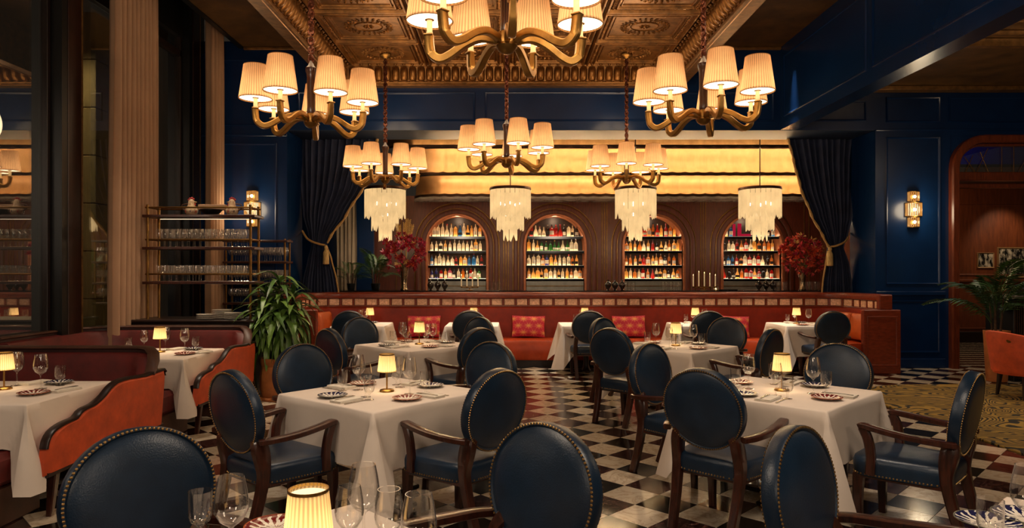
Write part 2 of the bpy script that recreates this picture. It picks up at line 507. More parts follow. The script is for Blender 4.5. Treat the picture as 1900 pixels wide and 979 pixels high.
# ------------------------------------------------------------------ mesh helpers
class MB:
    """collects shapes and links them as ONE mesh object"""
    def __init__(s):
        s.v, s.f = [], []

    def add(s, vs, fs):
        o = len(s.v)
        s.v += [tuple(p) for p in vs]
        s.f += [tuple(i + o for i in f) for f in fs]
        return s

    def box(s, x0, x1, y0, y1, z0, z1, c=0, M=None):
        if c <= 0:
            vs = [(x, y, z) for z in (z0, z1) for y in (y0, y1) for x in (x0, x1)]
            fs = [(0, 2, 3, 1), (4, 5, 7, 6), (0, 1, 5, 4), (2, 6, 7, 3), (0, 4, 6, 2), (1, 3, 7, 5)]
        else:
            vs, idx = [], {}
            for sx in (0, 1):
                for sy in (0, 1):
                    for sz in (0, 1):
                        X, Y, Z = (x0, x1)[sx], (y0, y1)[sy], (z0, z1)[sz]
                        dx, dy, dz = (c, -c)[sx], (c, -c)[sy], (c, -c)[sz]
                        for k, p in enumerate(((X, Y + dy, Z + dz), (X + dx, Y, Z + dz), (X + dx, Y + dy, Z))):
                            idx[(sx, sy, sz, k)] = len(vs)
                            vs.append(p)
            I = idx
            fs = []
            fs.append([I[(0, a, b, 0)] for a, b in ((0, 0), (0, 1), (1, 1), (1, 0))])
            fs.append([I[(1, a, b, 0)] for a, b in ((0, 0), (1, 0), (1, 1), (0, 1))])
            fs.append([I[(a, 0, b, 1)] for a, b in ((0, 0), (1, 0), (1, 1), (0, 1))])
            fs.append([I[(a, 1, b, 1)] for a, b in ((0, 0), (0, 1), (1, 1), (1, 0))])
            fs.append([I[(a, b, 0, 2)] for a, b in ((0, 0), (0, 1), (1, 1), (1, 0))])
            fs.append([I[(a, b, 1, 2)] for a, b in ((0, 0), (1, 0), (1, 1), (0, 1))])
            for a in (0, 1):
                for b in (0, 1):
                    q = [I[(0, a, b, 1)], I[(1, a, b, 1)], I[(1, a, b, 2)], I[(0, a, b, 2)]]
                    fs.append(q if (a + b) % 2 == 0 else q[::-1])
                    q = [I[(a, 0, b, 0)], I[(a, 0, b, 2)], I[(a, 1, b, 2)], I[(a, 1, b, 0)]]
                    fs.append(q if (a + b) % 2 == 1 else q[::-1])
                    q = [I[(a, b, 0, 0)], I[(a, b, 1, 0)], I[(a, b, 1, 1)], I[(a, b, 0, 1)]]
                    fs.append(q if (a + b) % 2 == 1 else q[::-1])
                    for d in (0, 1):
                        t = [I[(a, b, d, 0)], I[(a, b, d, 1)], I[(a, b, d, 2)]]
                        fs.append(t if (a + b + d) % 2 == 0 else t[::-1])
        if M:
            vs = [M @ Vector(p) for p in vs]
        return s.add(vs, fs)

    def lathe(s, prof, n=24, M=None, a0=0, a1=2 * PI, rfun=None):
        """prof: list of (r, z) from bottom to top"""
        full = abs(a1 - a0 - 2 * PI) < 1e-6
        m = n if full else n + 1
        vs, fs = [], []
        for r, z in prof:
            for i in range(m):
                a = a0 + (a1 - a0) * i / n
                q = r * (rfun(a) if rfun else 1)
                vs.append((q * cos(a), q * sin(a), z))
        for k in range(len(prof) - 1):
            for i in range(n):
                j = (i + 1) % m
                fs.append((k * m + i, k * m + j, (k + 1) * m + j, (k + 1) * m + i))
        if full and prof[0] != prof[-1]:
            if prof[0][0] > 1e-6:
                fs.append(tuple(range(m))[::-1])
            if prof[-1][0] > 1e-6:
                fs.append(tuple((len(prof) - 1) * m + i for i in range(m)))
        if M:
            vs = [M @ Vector(p) for p in vs]
        return s.add(vs, fs)

    def rings(s, rings, closed=True, cap0=True, cap1=True):
        """rings: equal-length loops of points"""
        n = len(rings[0])
        vs = [p for r in rings for p in r]
        fs = []
        for k in range(len(rings) - 1):
            for i in range(n if closed else n - 1):
                j = (i + 1) % n
                fs.append((k * n + i, k * n + j, (k + 1) * n + j, (k + 1) * n + i))
        if cap0:
            fs.append(tuple(range(n))[::-1])
        if cap1:
            fs.append(tuple((len(rings) - 1) * n + i for i in range(n)))
        return s.add(vs, fs)

    def tube(s, path, prof, n=8, closed=False, up=(0, 0, 1), square=False, caps=True):
        """sweep a round (n-gon) or rectangular section; prof: radius, (w, h) or a list per point"""
        P = [Vector(p) for p in path]
        L = len(P)
        U = Vector(up)
        rs = []
        for i in range(L):
            if closed:
                t = P[(i + 1) % L] - P[i - 1]
            else:
                t = P[min(i + 1, L - 1)] - P[max(i - 1, 0)]
            t.normalize()
            side = t.cross(U)
            if side.length < 1e-3:
                side = t.cross(Vector((0, 1, 0)))
            side.normalize()
            nrm = side.cross(t).normalized()
            q = prof[i] if isinstance(prof, list) else prof
            a, b = q if isinstance(q, tuple) else (q, q)
            if square:
                c = .3
                ring = [P[i] + side * (a * x) + nrm * (b * y) for x, y in ((-1, -1 + c), (-1 + c, -1), (1 - c, -1), (1, -1 + c), (1, 1 - c), (1 - c, 1), (-1 + c, 1), (-1, 1 - c))]
            else:
                ring = [P[i] + side * (a * cos(2 * PI * k / n)) + nrm * (b * sin(2 * PI * k / n)) for k in range(n)]
            rs.append(ring)
        if closed:
            rs.append(rs[0])
            return s.rings(rs, True, False, False)
        return s.rings(rs, True, caps, caps)

    def grid(s, fn, nu, nv, closed_u=False):
        vs = [fn(i / nu, j / nv) for j in range(nv + 1) for i in range(nu + (0 if closed_u else 1))]
        m = nu if closed_u else nu + 1
        fs = [(j * m + i, j * m + (i + 1) % m, (j + 1) * m + (i + 1) % m, (j + 1) * m + i) for j in range(nv) for i in range(nu)]
        return s.add(vs, fs)

    def prism(s, poly, axis, a, b):
        """extrude a 2D polygon along an axis ('x','y','z') from a to b"""
        def p3(p, t):
            return {'x': (t, p[0], p[1]), 'y': (p[0], t, p[1]), 'z': (p[0], p[1], t)}[axis]
        return s.rings([[p3(p, a) for p in poly], [p3(p, b) for p in poly]])

    def ball(s, c, r, n=8, m=5, sz=1.0):
        prof = [(max(0, r * sin(PI * k / m)), -r * cos(PI * k / m) * sz) for k in range(m + 1)]
        return s.lathe(prof, n, Matrix.Translation(c))

    def mesh(s, name, m, smooth=35):
        me = bpy.data.meshes.new(name)
        me.from_pydata(s.v, [], s.f)
        me.validate(verbose=False)
        me.materials.append(MATS[m])
        if smooth:
            me.polygons.foreach_set('use_smooth', [True] * len(me.polygons))
            me.set_sharp_from_angle(angle=rad(smooth))
        return me

    def build(s, name, m, parent=None, loc=(0, 0, 0), rz=0, smooth=35):
        return link(name, s.mesh(name, m, smooth), parent, loc, rz)


def link(name, data, parent=None, loc=(0, 0, 0), rz=0, rot=None, scale=None):
    o = bpy.data.objects.new(name, data)
    COL.objects.link(o)
    o.location = loc
    o.rotation_euler = rot if rot else (0, 0, rz)
    if scale:
        o.scale = scale
    if parent:
        o.parent = parent
        KIDS.setdefault(parent, []).append(o)
    return o


KIDS = {}


def tag(o, label=None, cat=None, group=None, kind=None):
    if label:
        o['label'] = label
    if cat:
        o['category'] = cat
    if group:
        o['group'] = group
    if kind:
        o['kind'] = kind
    return o


def thing(name, label, cat, loc=(0, 0, 0), rz=0, group=None):
    o = link(name, None, None, loc, rz)
    o.empty_display_size = .1
    return tag(o, label, cat, group)


def struct(o):
    o['kind'] = 'structure'
    return o


def stuff(o):
    o['kind'] = 'stuff'
    return o


def copy_tree(o, loc=None, rz=None, label=None, group=None, parent=None):
    """a copy of a thing with copies of its parts and sub-parts"""
    c = o.copy()
    COL.objects.link(c)
    if parent:
        c.parent = parent
        KIDS.setdefault(parent, []).append(c)
    if loc is not None:
        c.location = loc
    if rz is not None:
        c.rotation_euler = (0, 0, rz)
    if label:
        c['label'] = label
    if group:
        c['group'] = group
    for ch in list(KIDS.get(o, ())):
        copy_tree(ch, parent=c)
    return c


def bez(pts, n=8):
    """smooth curve (Catmull-Rom) through points"""
    P = [Vector(p) for p in pts]
    P = [P[0] * 2 - P[1]] + P + [P[-1] * 2 - P[-2]]
    out = []
    for i in range(1, len(P) - 2):
        for k in range(n):
            t = k / n
            a, b, c, d = P[i - 1], P[i], P[i + 1], P[i + 2]
            out.append(.5 * ((2 * b) + (c - a) * t + (2 * a - 5 * b + 4 * c - d) * t * t + (3 * b - a - 3 * c + d) * t ** 3))
    out.append(P[-2])
    return out


def rrect(w, d, r, n=5):
    """rounded rectangle outline, counter-clockwise"""
    o = []
    for cx, cy, a in ((w - r, d - r, 0), (-w + r, d - r, 90), (-w + r, -d + r, 180), (w - r, -d + r, 270)):
        for k in range(n + 1):
            t = rad(a + 90 * k / n)
            o.append((cx + r * cos(t), cy + r * sin(t)))
    return o


def frame_ring(mb, x0, x1, z0, z1, y, w=.03, t=.018, axis='y'):
    """a mitred rectangular moulding standing proud of a wall face; y is the face, t the projection towards -axis"""
    prof = [(0, 0), (.25, 1), (.6, .8), (1, .25), (1, 0)]
    rs = []
    for u, h in prof:
        q = [(x0 + w * u, z0 + w * u), (x1 - w * u, z0 + w * u), (x1 - w * u, z1 - w * u), (x0 + w * u, z1 - w * u)]
        if axis == 'y':
            rs.append([(a, y - t * h, b) for a, b in q])
        elif axis == 'x':
            rs.append([(y - t * h, a, b) for a, b in q])
    mb.rings(rs, True, False, False)
    return mb


# ------------------------------------------------------------------ the room
WY = 11.5            # face of the blue wall
HZ = 3.936           # underside of the header over the bar opening
CZ = 5.3             # flat ceiling

floor = struct(MB().box(-5.6, 12, -1.0, 19, -.08, -.004).build('floor', 'grout', smooth=0))

# checkerboard of marble tiles laid on the diagonal: white squares, dark ones in turn black and red
TS = .4276 / math.sqrt(2)
tile_me = {}
for nm in ('white_marble', 'black_marble', 'red_marble'):
    h = TS / 2 - .0012
    tile_me[nm] = MB().rings([[(-h, -h, -.004), (h, -h, -.004), (h, h, -.004), (-h, h, -.004)],
                              [(-h, -h, -.0012), (h, -h, -.0012), (h, h, -.0012), (-h, h, -.0012)],
                              [(-h + .001, -h + .001, 0), (h - .001, -h + .001, 0), (h - .001, h - .001, 0), (-h + .001, h - .001, 0)]],
                             True, False, True).mesh('floor_tile', nm, 0)


def tile_at(i, j):
    # centre of tile (i, j); white where i + j is even
    return (.882 + (i - j) * .2138, 9.904 - .2138 + (i + j) * .2138)


def tile_kind(i, j):
    return 'white_marble' if (i + j) % 2 == 0 else ('black_marble' if i % 2 else 'red_marble')


def on_rug(x, y, m=0.0):
    if x < 4.5 + m or y > 9.78 - m:
        return False
    cx, cy, r = 5.75, 8.53, 1.25
    if x < cx and y > cy:
        return math.hypot(x - cx, y - cy) < r - m
    return True


TILES_SINGLE = set([(-22,-3),(-21,-4),(-21,-3),(-21,-2),(-21,-1),(-20,-1),(-20,0),(-19,-6),(-19,-5),(-18,-6),(-18,-5),(-18,-4),(-18,-3),(-17,-6),(-17,-5),(-17,-4),(-17,-3),(-17,-2),(-17,-1),(-17,0),(-16,-9),(-16,-8),(-16,-7),(-16,-6),(-16,-5),(-16,-4),(-16,-1),(-16,0),(-16,1),(-16,2),(-16,3),(-16,4),(-15,-10),(-15,-9),(-15,-8),(-15,-7),(-15,-6),(-15,-5),(-15,-4),(-15,0),(-15,2),(-15,3),(-15,4),(-15,5),(-14,-10),(-14,-9),(-14,-8),(-14,-7),(-14,-6),(-14,-5),(-14,-4),(-14,0),(-14,1),(-14,2),(-14,5),(-13,-12),(-13,-11),(-13,-9),(-13,-8),(-13,2),(-13,3),(-13,5),(-12,-13),(-12,-12),(-12,-11),(-12,5),(-12,6),(-11,-14),(-11,-13),(-11,-12),(-11,-11),(-11,-10),(-11,6),(-10,-15),(-10,-14),(-10,-13),(-10,-12),(-10,-11),(-10,-10),(-10,-9),(-9,-16),(-9,-15),(-9,-13),(-9,-12),(-9,-11),(-9,-10),(-9,-9),(-9,-8),(-8,-17),(-8,-16),(-8,-15),(-8,-13),(-8,-12),(-8,-11),(-8,-10),(-8,-9),(-8,-8),(-8,-7),(-7,-17),(-7,-16),(-7,-15),(-7,-14),(-7,-9),(-7,-8),(-7,-7),(-7,-6),(-7,-5),(-7,-4),(-7,-3),(-6,-17),(-6,-16),(-6,-15),(-6,-14),(-6,-9),(-6,-8),(-6,-7),(-6,-6),(-6,-5),(-6,-4),(-6,-3),(-6,-2),(-5,-18),(-5,-17),(-5,-16),(-5,-14),(-5,-8),(-5,-7),(-5,-6),(-5,-5),(-5,-4),(-5,-3),(-5,-2),(-4,-18),(-4,-17),(-4,-16),(-4,-14),(-4,-7),(-4,-6),(-4,-5),(-4,-4),(-4,-3),(-4,-2),(-4,-1),(-3,-17),(-3,-16),(-3,-6),(-3,-5),(-3,-4),(-3,-3),(-3,-2),(-3,-1),(-3,0),(-2,-17),(-2,-16),(-2,-6),(-2,-5),(-2,-4),(-2,-3),(-2,-2),(-2,-1),(-2,0),(-2,1),(-1,-17),(-1,-16),(-1,-15),(-1,-14),(-1,-6),(-1,-5),(-1,-4),(-1,-3),(-1,-2),(-1,-1),(-1,0),(-1,1),(-1,2),(0,-17),(0,-16),(0,-15),(0,-14),(0,-3),(0,-2),(0,-1),(0,0),(0,1),(0,2),(0,3),(1,-16),(1,-15),(1,-14),(1,-13),(1,-1),(1,0),(1,1),(1,2),(1,3),(1,4),(2,-15),(2,-14),(2,-13),(2,0),(2,1),(2,2),(2,3),(2,4),(2,5),(3,-14),(3,-13),(3,1),(3,2),(3,3),(3,4),(3,5),(3,6),(4,-12),(4,1),(4,2),(4,3),(4,4),(4,5),(5,-12),(5,4),(9,-7),(9,-6),(9,-5),(9,-4),(10,-10),(10,-7),(10,-6),(10,-5),(10,-4),(11,-11),(11,-10),(11,-9),(11,-6),(11,-5),(12,-11),(12,-10),(12,-9),(12,-6),(12,-5),(13,-12),(13,-11),(13,-10),(13,-9),(14,-12),(14,-11),(14,-10),(14,-9),(15,-14),(15,-13),(15,-12),(15,-11),(15,-10),(16,-15),(16,-14),(16,-12),(16,-11),(16,-10),(16,-9),(17,-12),(17,-11),(17,-10),(17,-9),(18,-13),(18,-12),(18,-11),(18,-10),(18,-9),(19,-12),(19,-11),(19,-10),(20,-12),(20,-11),(21,-12),(21,-11)])
rest = {k: MB() for k in tile_me}
h = TS / 2 - .0012
q_ = math.sqrt(.5)
for i in range(-50, 60):
    for j in range(-60, 60):
        x, y = tile_at(i, j)
        if y < 1.6 or y > 11.75 or x < -5.2 or x > 8.8 or abs(x) > y * .80 + .3:
            continue
        if on_rug(x, y, .35):
            continue
        k = tile_kind(i, j)
        if (i, j) in TILES_SINGLE:
            o = link('floor_tile', tile_me[k], floor, (x, y, 0), PI / 4)
        else:
            c = [(x + (a - b) * q_, y + (a + b) * q_) for a, b in ((-h, -h), (h, -h), (h, h), (-h, h))]
            rest[k].rings([[(a, b, -.004) for a, b in c], [(a, b, 0) for a, b in c]], True, False, True)
for k, mb in rest.items():
    stuff(mb.build('floor_tiles', k, floor, smooth=0))
# striped floor of the lobby behind the door
lb = [MB(), MB()]
for k in range(26):
    lb[k % 2].box(6.6, 11.6, 11.76 + k * .155, 11.76 + (k + 1) * .155 - .004, -.004, .001)
stuff(lb[0].build('floor_stripe', 'white_marble', floor, smooth=0))
stuff(lb[1].build('floor_stripe', 'black_marble', floor, smooth=0))


def molded(wall, rects, y, w=.035, t=.02, axis='y', m='blue_wall'):
    for r in rects:
        frame_ring(MB(), *r, y, w, t, axis).build('panel_molding', m, wall)


# header over the bar opening
hd = struct(MB().box(-3.63, 6.10, WY, 12.3, HZ, CZ + .1).build('wall_back_header', 'blue_wall', smooth=0))
molded(hd, [(-3.45, -.52, 4.08, 4.56), (-.36, 2.6, 4.08, 4.56), (2.76, 4.42, 4.08, 4.56), (4.85, 5.95, 4.08, 4.42)], WY)
MB().box(-3.62, 6.09, WY + .004, 12.3, HZ - .006, HZ).build('soffit', 'blue_satin', hd, smooth=0)
# left wall
wl = struct(MB().box(-5.6, -3.63, WY, 12.35, 0, CZ + .1).build('wall_back_left', 'blue_wall', smooth=0))
molded(wl, [(-4.95, -3.8, .25, 1.1), (-4.95, -3.8, 1.35, 3.72), (-4.95, -3.8, 4.0, 5.1)], WY)
MB().box(-5.05, -3.63, WY - .03, WY, 1.18, 1.24, .008).build('chair_rail', 'blue_wall', wl)
MB().box(-5.05, -3.63, WY - .02, WY, 3.83, 3.87, .006).build('picture_rail', 'blue_wall', wl)
# right wall with the door opening at x 7.31 and on
wr = struct(MB().box(6.10, 7.33, WY, 12.35, 0, 4.75).box(7.33, 9.6, WY, 12.35, 3.84, 4.75).build('wall_back_right', 'blue_wall', smooth=0))
molded(wr, [(6.27, 7.17, .25, 1.12), (6.27, 7.17, 1.38, 3.82), (6.27, 7.17, 4.06, 4.48), (7.3, 9.2, 4.06, 4.48)], WY)
MB().box(6.10, 7.25, WY - .035, WY, 1.2, 1.27, .01).build('chair_rail', 'blue_wall', wr)
MB().box(6.10, 9.6, WY - .02, WY, 3.92, 3.95, .006).build('picture_rail', 'blue_wall', wr)
struct(MB().box(6.10, 7.25, WY - .03, WY, 0, .16, .01).build('baseboard_back', 'blue_wall'))

# blue beam running towards the camera on the right
bm = struct(MB().box(4.53, 4.79, -.5, WY, HZ, CZ + .1).build('beam', 'blue_wall', smooth=0))
molded(bm, [(8.75, 11.35, 4.12, 5.12), (4.6, 8.6, 4.12, 5.12), (.5, 4.45, 4.12, 5.12)], 4.53, .03, .016, 'x')

# ceilings
cl = struct(MB().box(-4.34, -2.9, -.5, WY, CZ, CZ + .12).box(2.9, 4.55, -.5, WY, CZ, CZ + .12).build('ceiling', 'ceiling_gold', smooth=0))
MB().box(-4.34, -2.9, WY - .05, WY, CZ - .05, CZ, .01).build('ceiling_trim', 'bronze', cl)
MB().box(2.9, 4.53, WY - .05, WY, CZ - .05, CZ, .01).build('ceiling_trim', 'bronze', cl)
MB().box(-4.36, -2.9, 8.6, 8.68, CZ - .02, CZ, .005).build('ceiling_trim', 'bronze', cl)
MB().box(2.9, 4.53, 8.6, 8.68, CZ - .02, CZ, .005).build('ceiling_trim', 'bronze', cl)
MB().box(-4.42, -4.34, -.5, WY, CZ - .02, 6.1).box(-5.6, -4.34, -.5, WY, 6.05, 6.15).build('curtain_pocket', 'black', cl, smooth=0)
cr_ = struct(MB().box(4.79, 12, -.5, 12.3, 4.62, 4.74).build('ceiling_right', 'ceiling_gold', smooth=0))
for k, (a, b, z0, z1) in enumerate(((9.0, 9.12, 4.52, 4.62), (8.7, 8.78, 4.56, 4.62), (8.2, 8.28, 4.54, 4.62), (7.6, 7.7, 4.5, 4.62), (11.3, 11.5, 4.55, 4.62))):
    MB().box(4.79, 12, a, b, z0, z1, .01).build('ceiling_trim', 'bronze', cr_)
MB().box(6.6, 6.68, -.5, 7.6, 4.5, 4.62, .01).build('ceiling_trim', 'bronze', cr_)

# coffered ceiling: bronze frame, gadrooned cove, pressed panels
PZ = 4.95
cf = struct(MB().box(-2.9, -2.70, 2.5, WY, 4.63, CZ + .1).box(2.70, 2.9, 2.5, WY, 4.63, CZ + .1).box(-2.7, 2.7, 11.27, WY, 4.63, CZ + .1)
            .build('ceiling_coffer', 'bronze', smooth=0))
for sx in (-1, 1):
    MB().rings([[(sx * 2.74, y, 4.622), (sx * 2.70, y, 4.66), (sx * 2.56, y, 4.93), (sx * 2.52, y, 5.0), (sx * 2.75, y, 5.0)] for y in (2.5, 11.27)], True).build('cove', 'bronze_relief', cf, smooth=0)
    MB().tube([(sx * 2.70, 2.5, 4.655), (sx * 2.70, 11.25, 4.655)], .022, 8).build('bead_molding', 'bronze', cf)
MB().rings([[(x, 11.31, 4.622), (x, 11.27, 4.66), (x, 11.21, 4.93), (x, 11.19, 5.0), (x, 11.4, 5.0)] for x in (-2.7, 2.7)], True).build('cove', 'bronze_relief', cf, smooth=0)
MB().tube([(-2.7, 11.26, 4.655), (2.7, 11.26, 4.655)], .022, 8).build('bead_molding', 'bronze', cf)


def boss_mesh():
    mb = MB()
    rs = []
    for s_, h_ in ((1.0, 0), (1.0, .02), (.92, .028), (.84, .012), (.74, .03), (.5, .05), (.2, .058)):
        rs.append([((.062 * s_) * abs(cos(a)) ** .55 * (1 if cos(a) >= 0 else -1), -h_, (.125 if s_ > .8 else .125) * (s_ if s_ < .9 else s_) * abs(sin(a)) ** .6 * (1 if sin(a) >= 0 else -1))
                   for a in [2 * PI * k / 16 for k in range(16)]])
    mb.rings(rs, True, False, True)
    mb.ball((0, -.02, .155), .03, 8, 4)
    return mb.mesh('boss', 'bronze_relief', 50)


bme = boss_mesh()
for k in range(37):
    link('boss', bme, cf, (-2.48 + 4.96 * k / 36, 11.235, 4.785), rot=(rad(12), 0, 0))
for sx in (-1, 1):
    for k in range(52):
        y = 11.1 - k * .135
        o = link('boss', bme, cf, (sx * 2.628, y, 4.79))
        o.rotation_euler = (Matrix.Rotation(sx * -PI / 2, 3, 'Z') @ Matrix.Rotation(rad(27), 3, 'X')).to_euler()


def ceiling_panel_mesh(w, d):
    """one pressed panel: stepped border, egg and dart rows, leaf wreath and rosette, facing down"""
    mb = MB()
    mb.box(-w / 2, w / 2, -d / 2, d / 2, 0, .04)

    def ring(a, b, z0, z1, t):
        pr = [(0, 0), (t * .3, z1), (t * .7, z1), (t, 0)]
        mb.rings([[(-a + u, -b + u, -h), (a - u, -b + u, -h), (a - u, b - u, -h), (-a + u, b - u, -h)] for u, h in pr], True, False, False)
    ring(w / 2 - .004, d / 2 - .004, 0, .05, .05)
    ring(w / 2 - .12, d / 2 - .12, 0, .035, .03)
    ring(w / 2 - .17, d / 2 - .17, 0, .02, .02)
    eg = [(.0, -.024), (.017, -.016), (.022, 0), ]
    for s_ in (-1, 1):
        n = int(w / .06)
        for k in range(n):
            x = -w / 2 + .09 + (w - .18) * k / (n - 1)
            mb.lathe(eg, 6, Matrix.Translation((x, s_ * (d / 2 - .088), 0)) @ Matrix.Scale(1.25, 4, (0, 1, 0)))
        n = int(d / .06)
        for k in range(n):
            y = -d / 2 + .09 + (d - .18) * k / (n - 1)
            mb.lathe(eg, 6, Matrix.Translation((s_ * (w / 2 - .088), y, 0)) @ Matrix.Scale(1.25, 4, (1, 0, 0)))
    for k in range(26):
        a = 2 * PI * k / 26
        for dr in (-.022, .022):
            M = Matrix.Translation(((.29 + dr) * cos(a), (.25 + dr) * sin(a), -.012)) @ Matrix.Rotation(a + (.5 if dr > 0 else 2.6), 4, 'Z')
            mb.add([M @ Vector(p) for p in ((-.03, 0, 0), (0, .02, 0), (.035, 0, 0), (0, -.02, 0), (0, 0, -.022))], [(0, 1, 4), (1, 2, 4), (2, 3, 4), (3, 0, 4)])
    for k in range(8):
        a = 2 * PI * k / 8
        M = Matrix.Rotation(a, 4, 'Z')
        mb.add([M @ Vector(p) for p in ((.015, 0, 0), (.05, .022, 0), (.085, 0, 0), (.05, -.022, 0), (.05, 0, -.024))], [(0, 1, 4), (1, 2, 4), (2, 3, 4), (3, 0, 4)])
    mb.lathe(eg, 10)
    mb.rings([[(.2 * cos(a), .17 * sin(a), 0) for a in [2 * PI * k / 24 for k in range(24)]], [(.19 * cos(a), .16 * sin(a), -.014) for a in [2 * PI * k / 24 for k in range(24)]],
              [(.18 * cos(a), .15 * sin(a), 0) for a in [2 * PI * k / 24 for k in range(24)]]], True, False, False)
    return mb.mesh('ceiling_panel', 'bronze_relief', 40)


pme = ceiling_panel_mesh(1.245, 1.138)
for r in range(5):
    for c in range(4):
        link('ceiling_panel', pme, cf, (-1.89 + 1.26 * c, 11.24 - .575 - 1.15 * r, PZ))
MB().box(-2.55, 2.55, 2.5, 11.3, PZ + .05, PZ + .12).build('ceiling_backing', 'dark_bronze', cf, smooth=0)

# ------------------------------------------------------------------ window wall on the left
wlf = struct(MB().box(-5.35, -5.0, -.5, WY, 5.2, 6.1).box(-5.35, -5.0, -.5, WY, 0, .12).build('wall_left', 'black', smooth=0))
for yc in (4.55, 7.66, 10.75):
    MB().box(-5.06, -4.9, yc, yc + .1, 0, 6.05).build('window_mullion', 'black', wlf, smooth=0)
    MB().box(-4.96, -4.89, yc + .1, yc + .34, 0, 6.05, .006).build('window_post', 'window_post', wlf)
    MB().box(-5.0, -4.885, yc + .34, yc + .36, 0, 6.05).build('window_bead', 'bronze', wlf, smooth=0)
for k, (a, b) in enumerate(((1.0, 4.55), (4.9, 7.66), (8.02, 10.75), (11.11, WY))):
    wn = struct(MB().box(-5.08, -5.068, a, b, .1, 5.25).build('window_%d' % (k + 1), 'window_glass', smooth=0))
    if b - a > 1:
        MB().box(-5.1, -5.02, b - .06, b - .005, .1, 5.25, .005).build('window_frame', 'window_frame', wn)
        MB().box(-5.1, -5.02, a, b, 4.9, 5.0, .005).build('window_frame', 'window_frame', wn)
sp_ = thing('stone_pier', 'tan stone block pier outside the tall window, beyond the first window post', 'pier', (-5.48, 9.2, 0))
for k in range(8):
    MB().box(-.16, .16, -.2, .2, k * .62 + .004, (k + 1) * .62 - .004, .008).build('stone_block', 'stone', sp_)
light('pier_light', 'SPOT', (-5.4, 7.9, 5.6), 260, (1, .82, .5), .05, rot=(rad(18), 0, 0), angle=50)


def drape(name, m, label, cat, y0, y1, x, z0, z1, folds, amp, flare=.12):
    mb = MB()
    ph = R.random() * 6

    def fn(u, v):
        z = z0 + (z1 - z0) * v
        wv = 1 + flare * (1 - v) ** 2
        yc = (y0 + y1) / 2
        u = u + .035 * sin(7 * u + ph) + .02 * sin(17 * u)
        y = yc + (y0 - yc + (y1 - y0) * u) * wv
        a = amp * (.7 + .3 * sin(3.1 * u + ph)) * sin(2 * PI * folds * u + .8 * sin(5 * u + ph) + .25 * (1 - v))
        return (x + a, y + .01 * sin(9 * v + u * 20), z)
    mb.grid(fn, folds * 10, 14)
    return tag(mb.build(name, m, smooth=80), label, cat)


drape('sheer_curtain', 'sheer', 'tall tan sheer curtain hanging between the window posts, the wider one', 'curtain', 8.12, 9.2, -4.62, .02, 5.95, 10, .065)
drape('sheer_curtain', 'sheer', 'tall tan sheer curtain beside the blue wall, the narrower one', 'curtain', 10.72, 11.34, -4.62, .02, 5.95, 5, .06, .05)

# ------------------------------------------------------------------ door to the lobby on the right
dr = struct(MB().box(7.33, 7.345, WY + .3, 12.3, 0, 3.1).build('door_1', 'door_wood', smooth=0))


def arch_path(x0, x1, z0, z1, r, n=8):
    p = [(x0, z0)]
    p += [(x0 + r - r * cos(rad(90 * k / n)), z1 - r + r * sin(rad(90 * k / n))) for k in range(n + 1)]
    p += [(x1, z1)]
    return p


cf_ = [(7.30, 3.9), (7.30, 3.27)] + [(7.33 + .51 - .51 * cos(rad(90 * k / 8)), 3.27 + .51 * sin(rad(90 * k / 8))) for k in range(9)] + [(7.84, 3.9)]
MB().prism(cf_, 'y', WY + .02, 12.3).build('corner_fillet', 'blue_wall', wr, smooth=0)
pa = arch_path(7.375, 9.6, 0, 3.78, .5)
MB().tube([(a, WY - .02, b) for a, b in pa], (.065, .09), square=True, up=(0, 1, 0)).build('door_frame', 'door_wood', dr)
pa = arch_path(7.46, 9.6, 0, 3.69, .42)
MB().tube([(a, WY + .05, b) for a, b in pa], (.02, .05), square=True, up=(0, 1, 0)).build('door_frame', 'door_wood', dr)
MB().box(7.44, 9.6, WY - .02, WY + .12, 3.1, 3.24, .012).build('transom_rail', 'door_wood', dr)
MB().box(7.44, 9.6, WY + .02, WY + .1, 2.98, 3.05, .01).build('transom_rail', 'door_wood', dr)
tp = MB().box(7.44, 9.6, WY + .06, WY + .07, 3.24, 3.75).build('transom_pane', 'window_glass', dr, smooth=0)
br = [((7.62, 3.24), (7.74, 3.52)), ((7.6, 3.5), (7.78, 3.24)), ((7.86, 3.58), (8.0, 3.24)), ((7.8, 3.24), (7.99, 3.64)), ((8.22, 3.24), (8.22, 3.72)), ((8.42, 3.24), (8.42, 3.72)), ((8.5, 3.24), (8.75, 3.7))]
for (a, b), (c, d) in br:
    MB().tube([(a, WY + .04, b), (c, WY + .04, d)], .006, 6).build('transom_bar', 'old_brass', dr)
# open door leaf seen almost edge on, and the lobby behind
lf = MB().box(-.03, .03, 0, 1.0, .02, 2.96, .006).build('door_leaf', 'room_wood', dr, (7.72, 12.35, 0))
lob = struct(MB().box(6.4, 12, 15.6, 15.8, 0, 4.2).build('wall_lobby', 'room_wood', smooth=0))
molded(lob, [(9.0, 12, 1.5, 3.1)], 15.6, .04, .02, m='room_wood')
molded(lob, [(9.0, 12, .3, 1.3)], 15.6, .04, .02, m='room_wood')
MB().box(6.4, 12, 15.55, 15.6, 0, .25, .01).build('skirting', 'dark_wood', lob)
MB().box(6.4, 12, 15.55, 15.6, 1.36, 1.42, .01).build('dado_rail', 'room_wood', lob)
struct(MB().box(6.4, 12, 12.35, 15.7, 3.45, 3.5).build('ceiling_lobby', 'black', smooth=0))
struct(MB().box(6.4, 6.5, 12.35, 15.7, 0, 3.5).build('wall_lobby_left', 'room_wood', smooth=0))
ab = struct(MB().box(7.4, 12, 13.9, 14.0, 3.5, 5.2).build('wall_lobby_upper', 'blue_wall', smooth=0))
light('lobby_blue_light', 'POINT', (8.9, 13.2, 4.3), 30, (.05, .12, 1), .2)

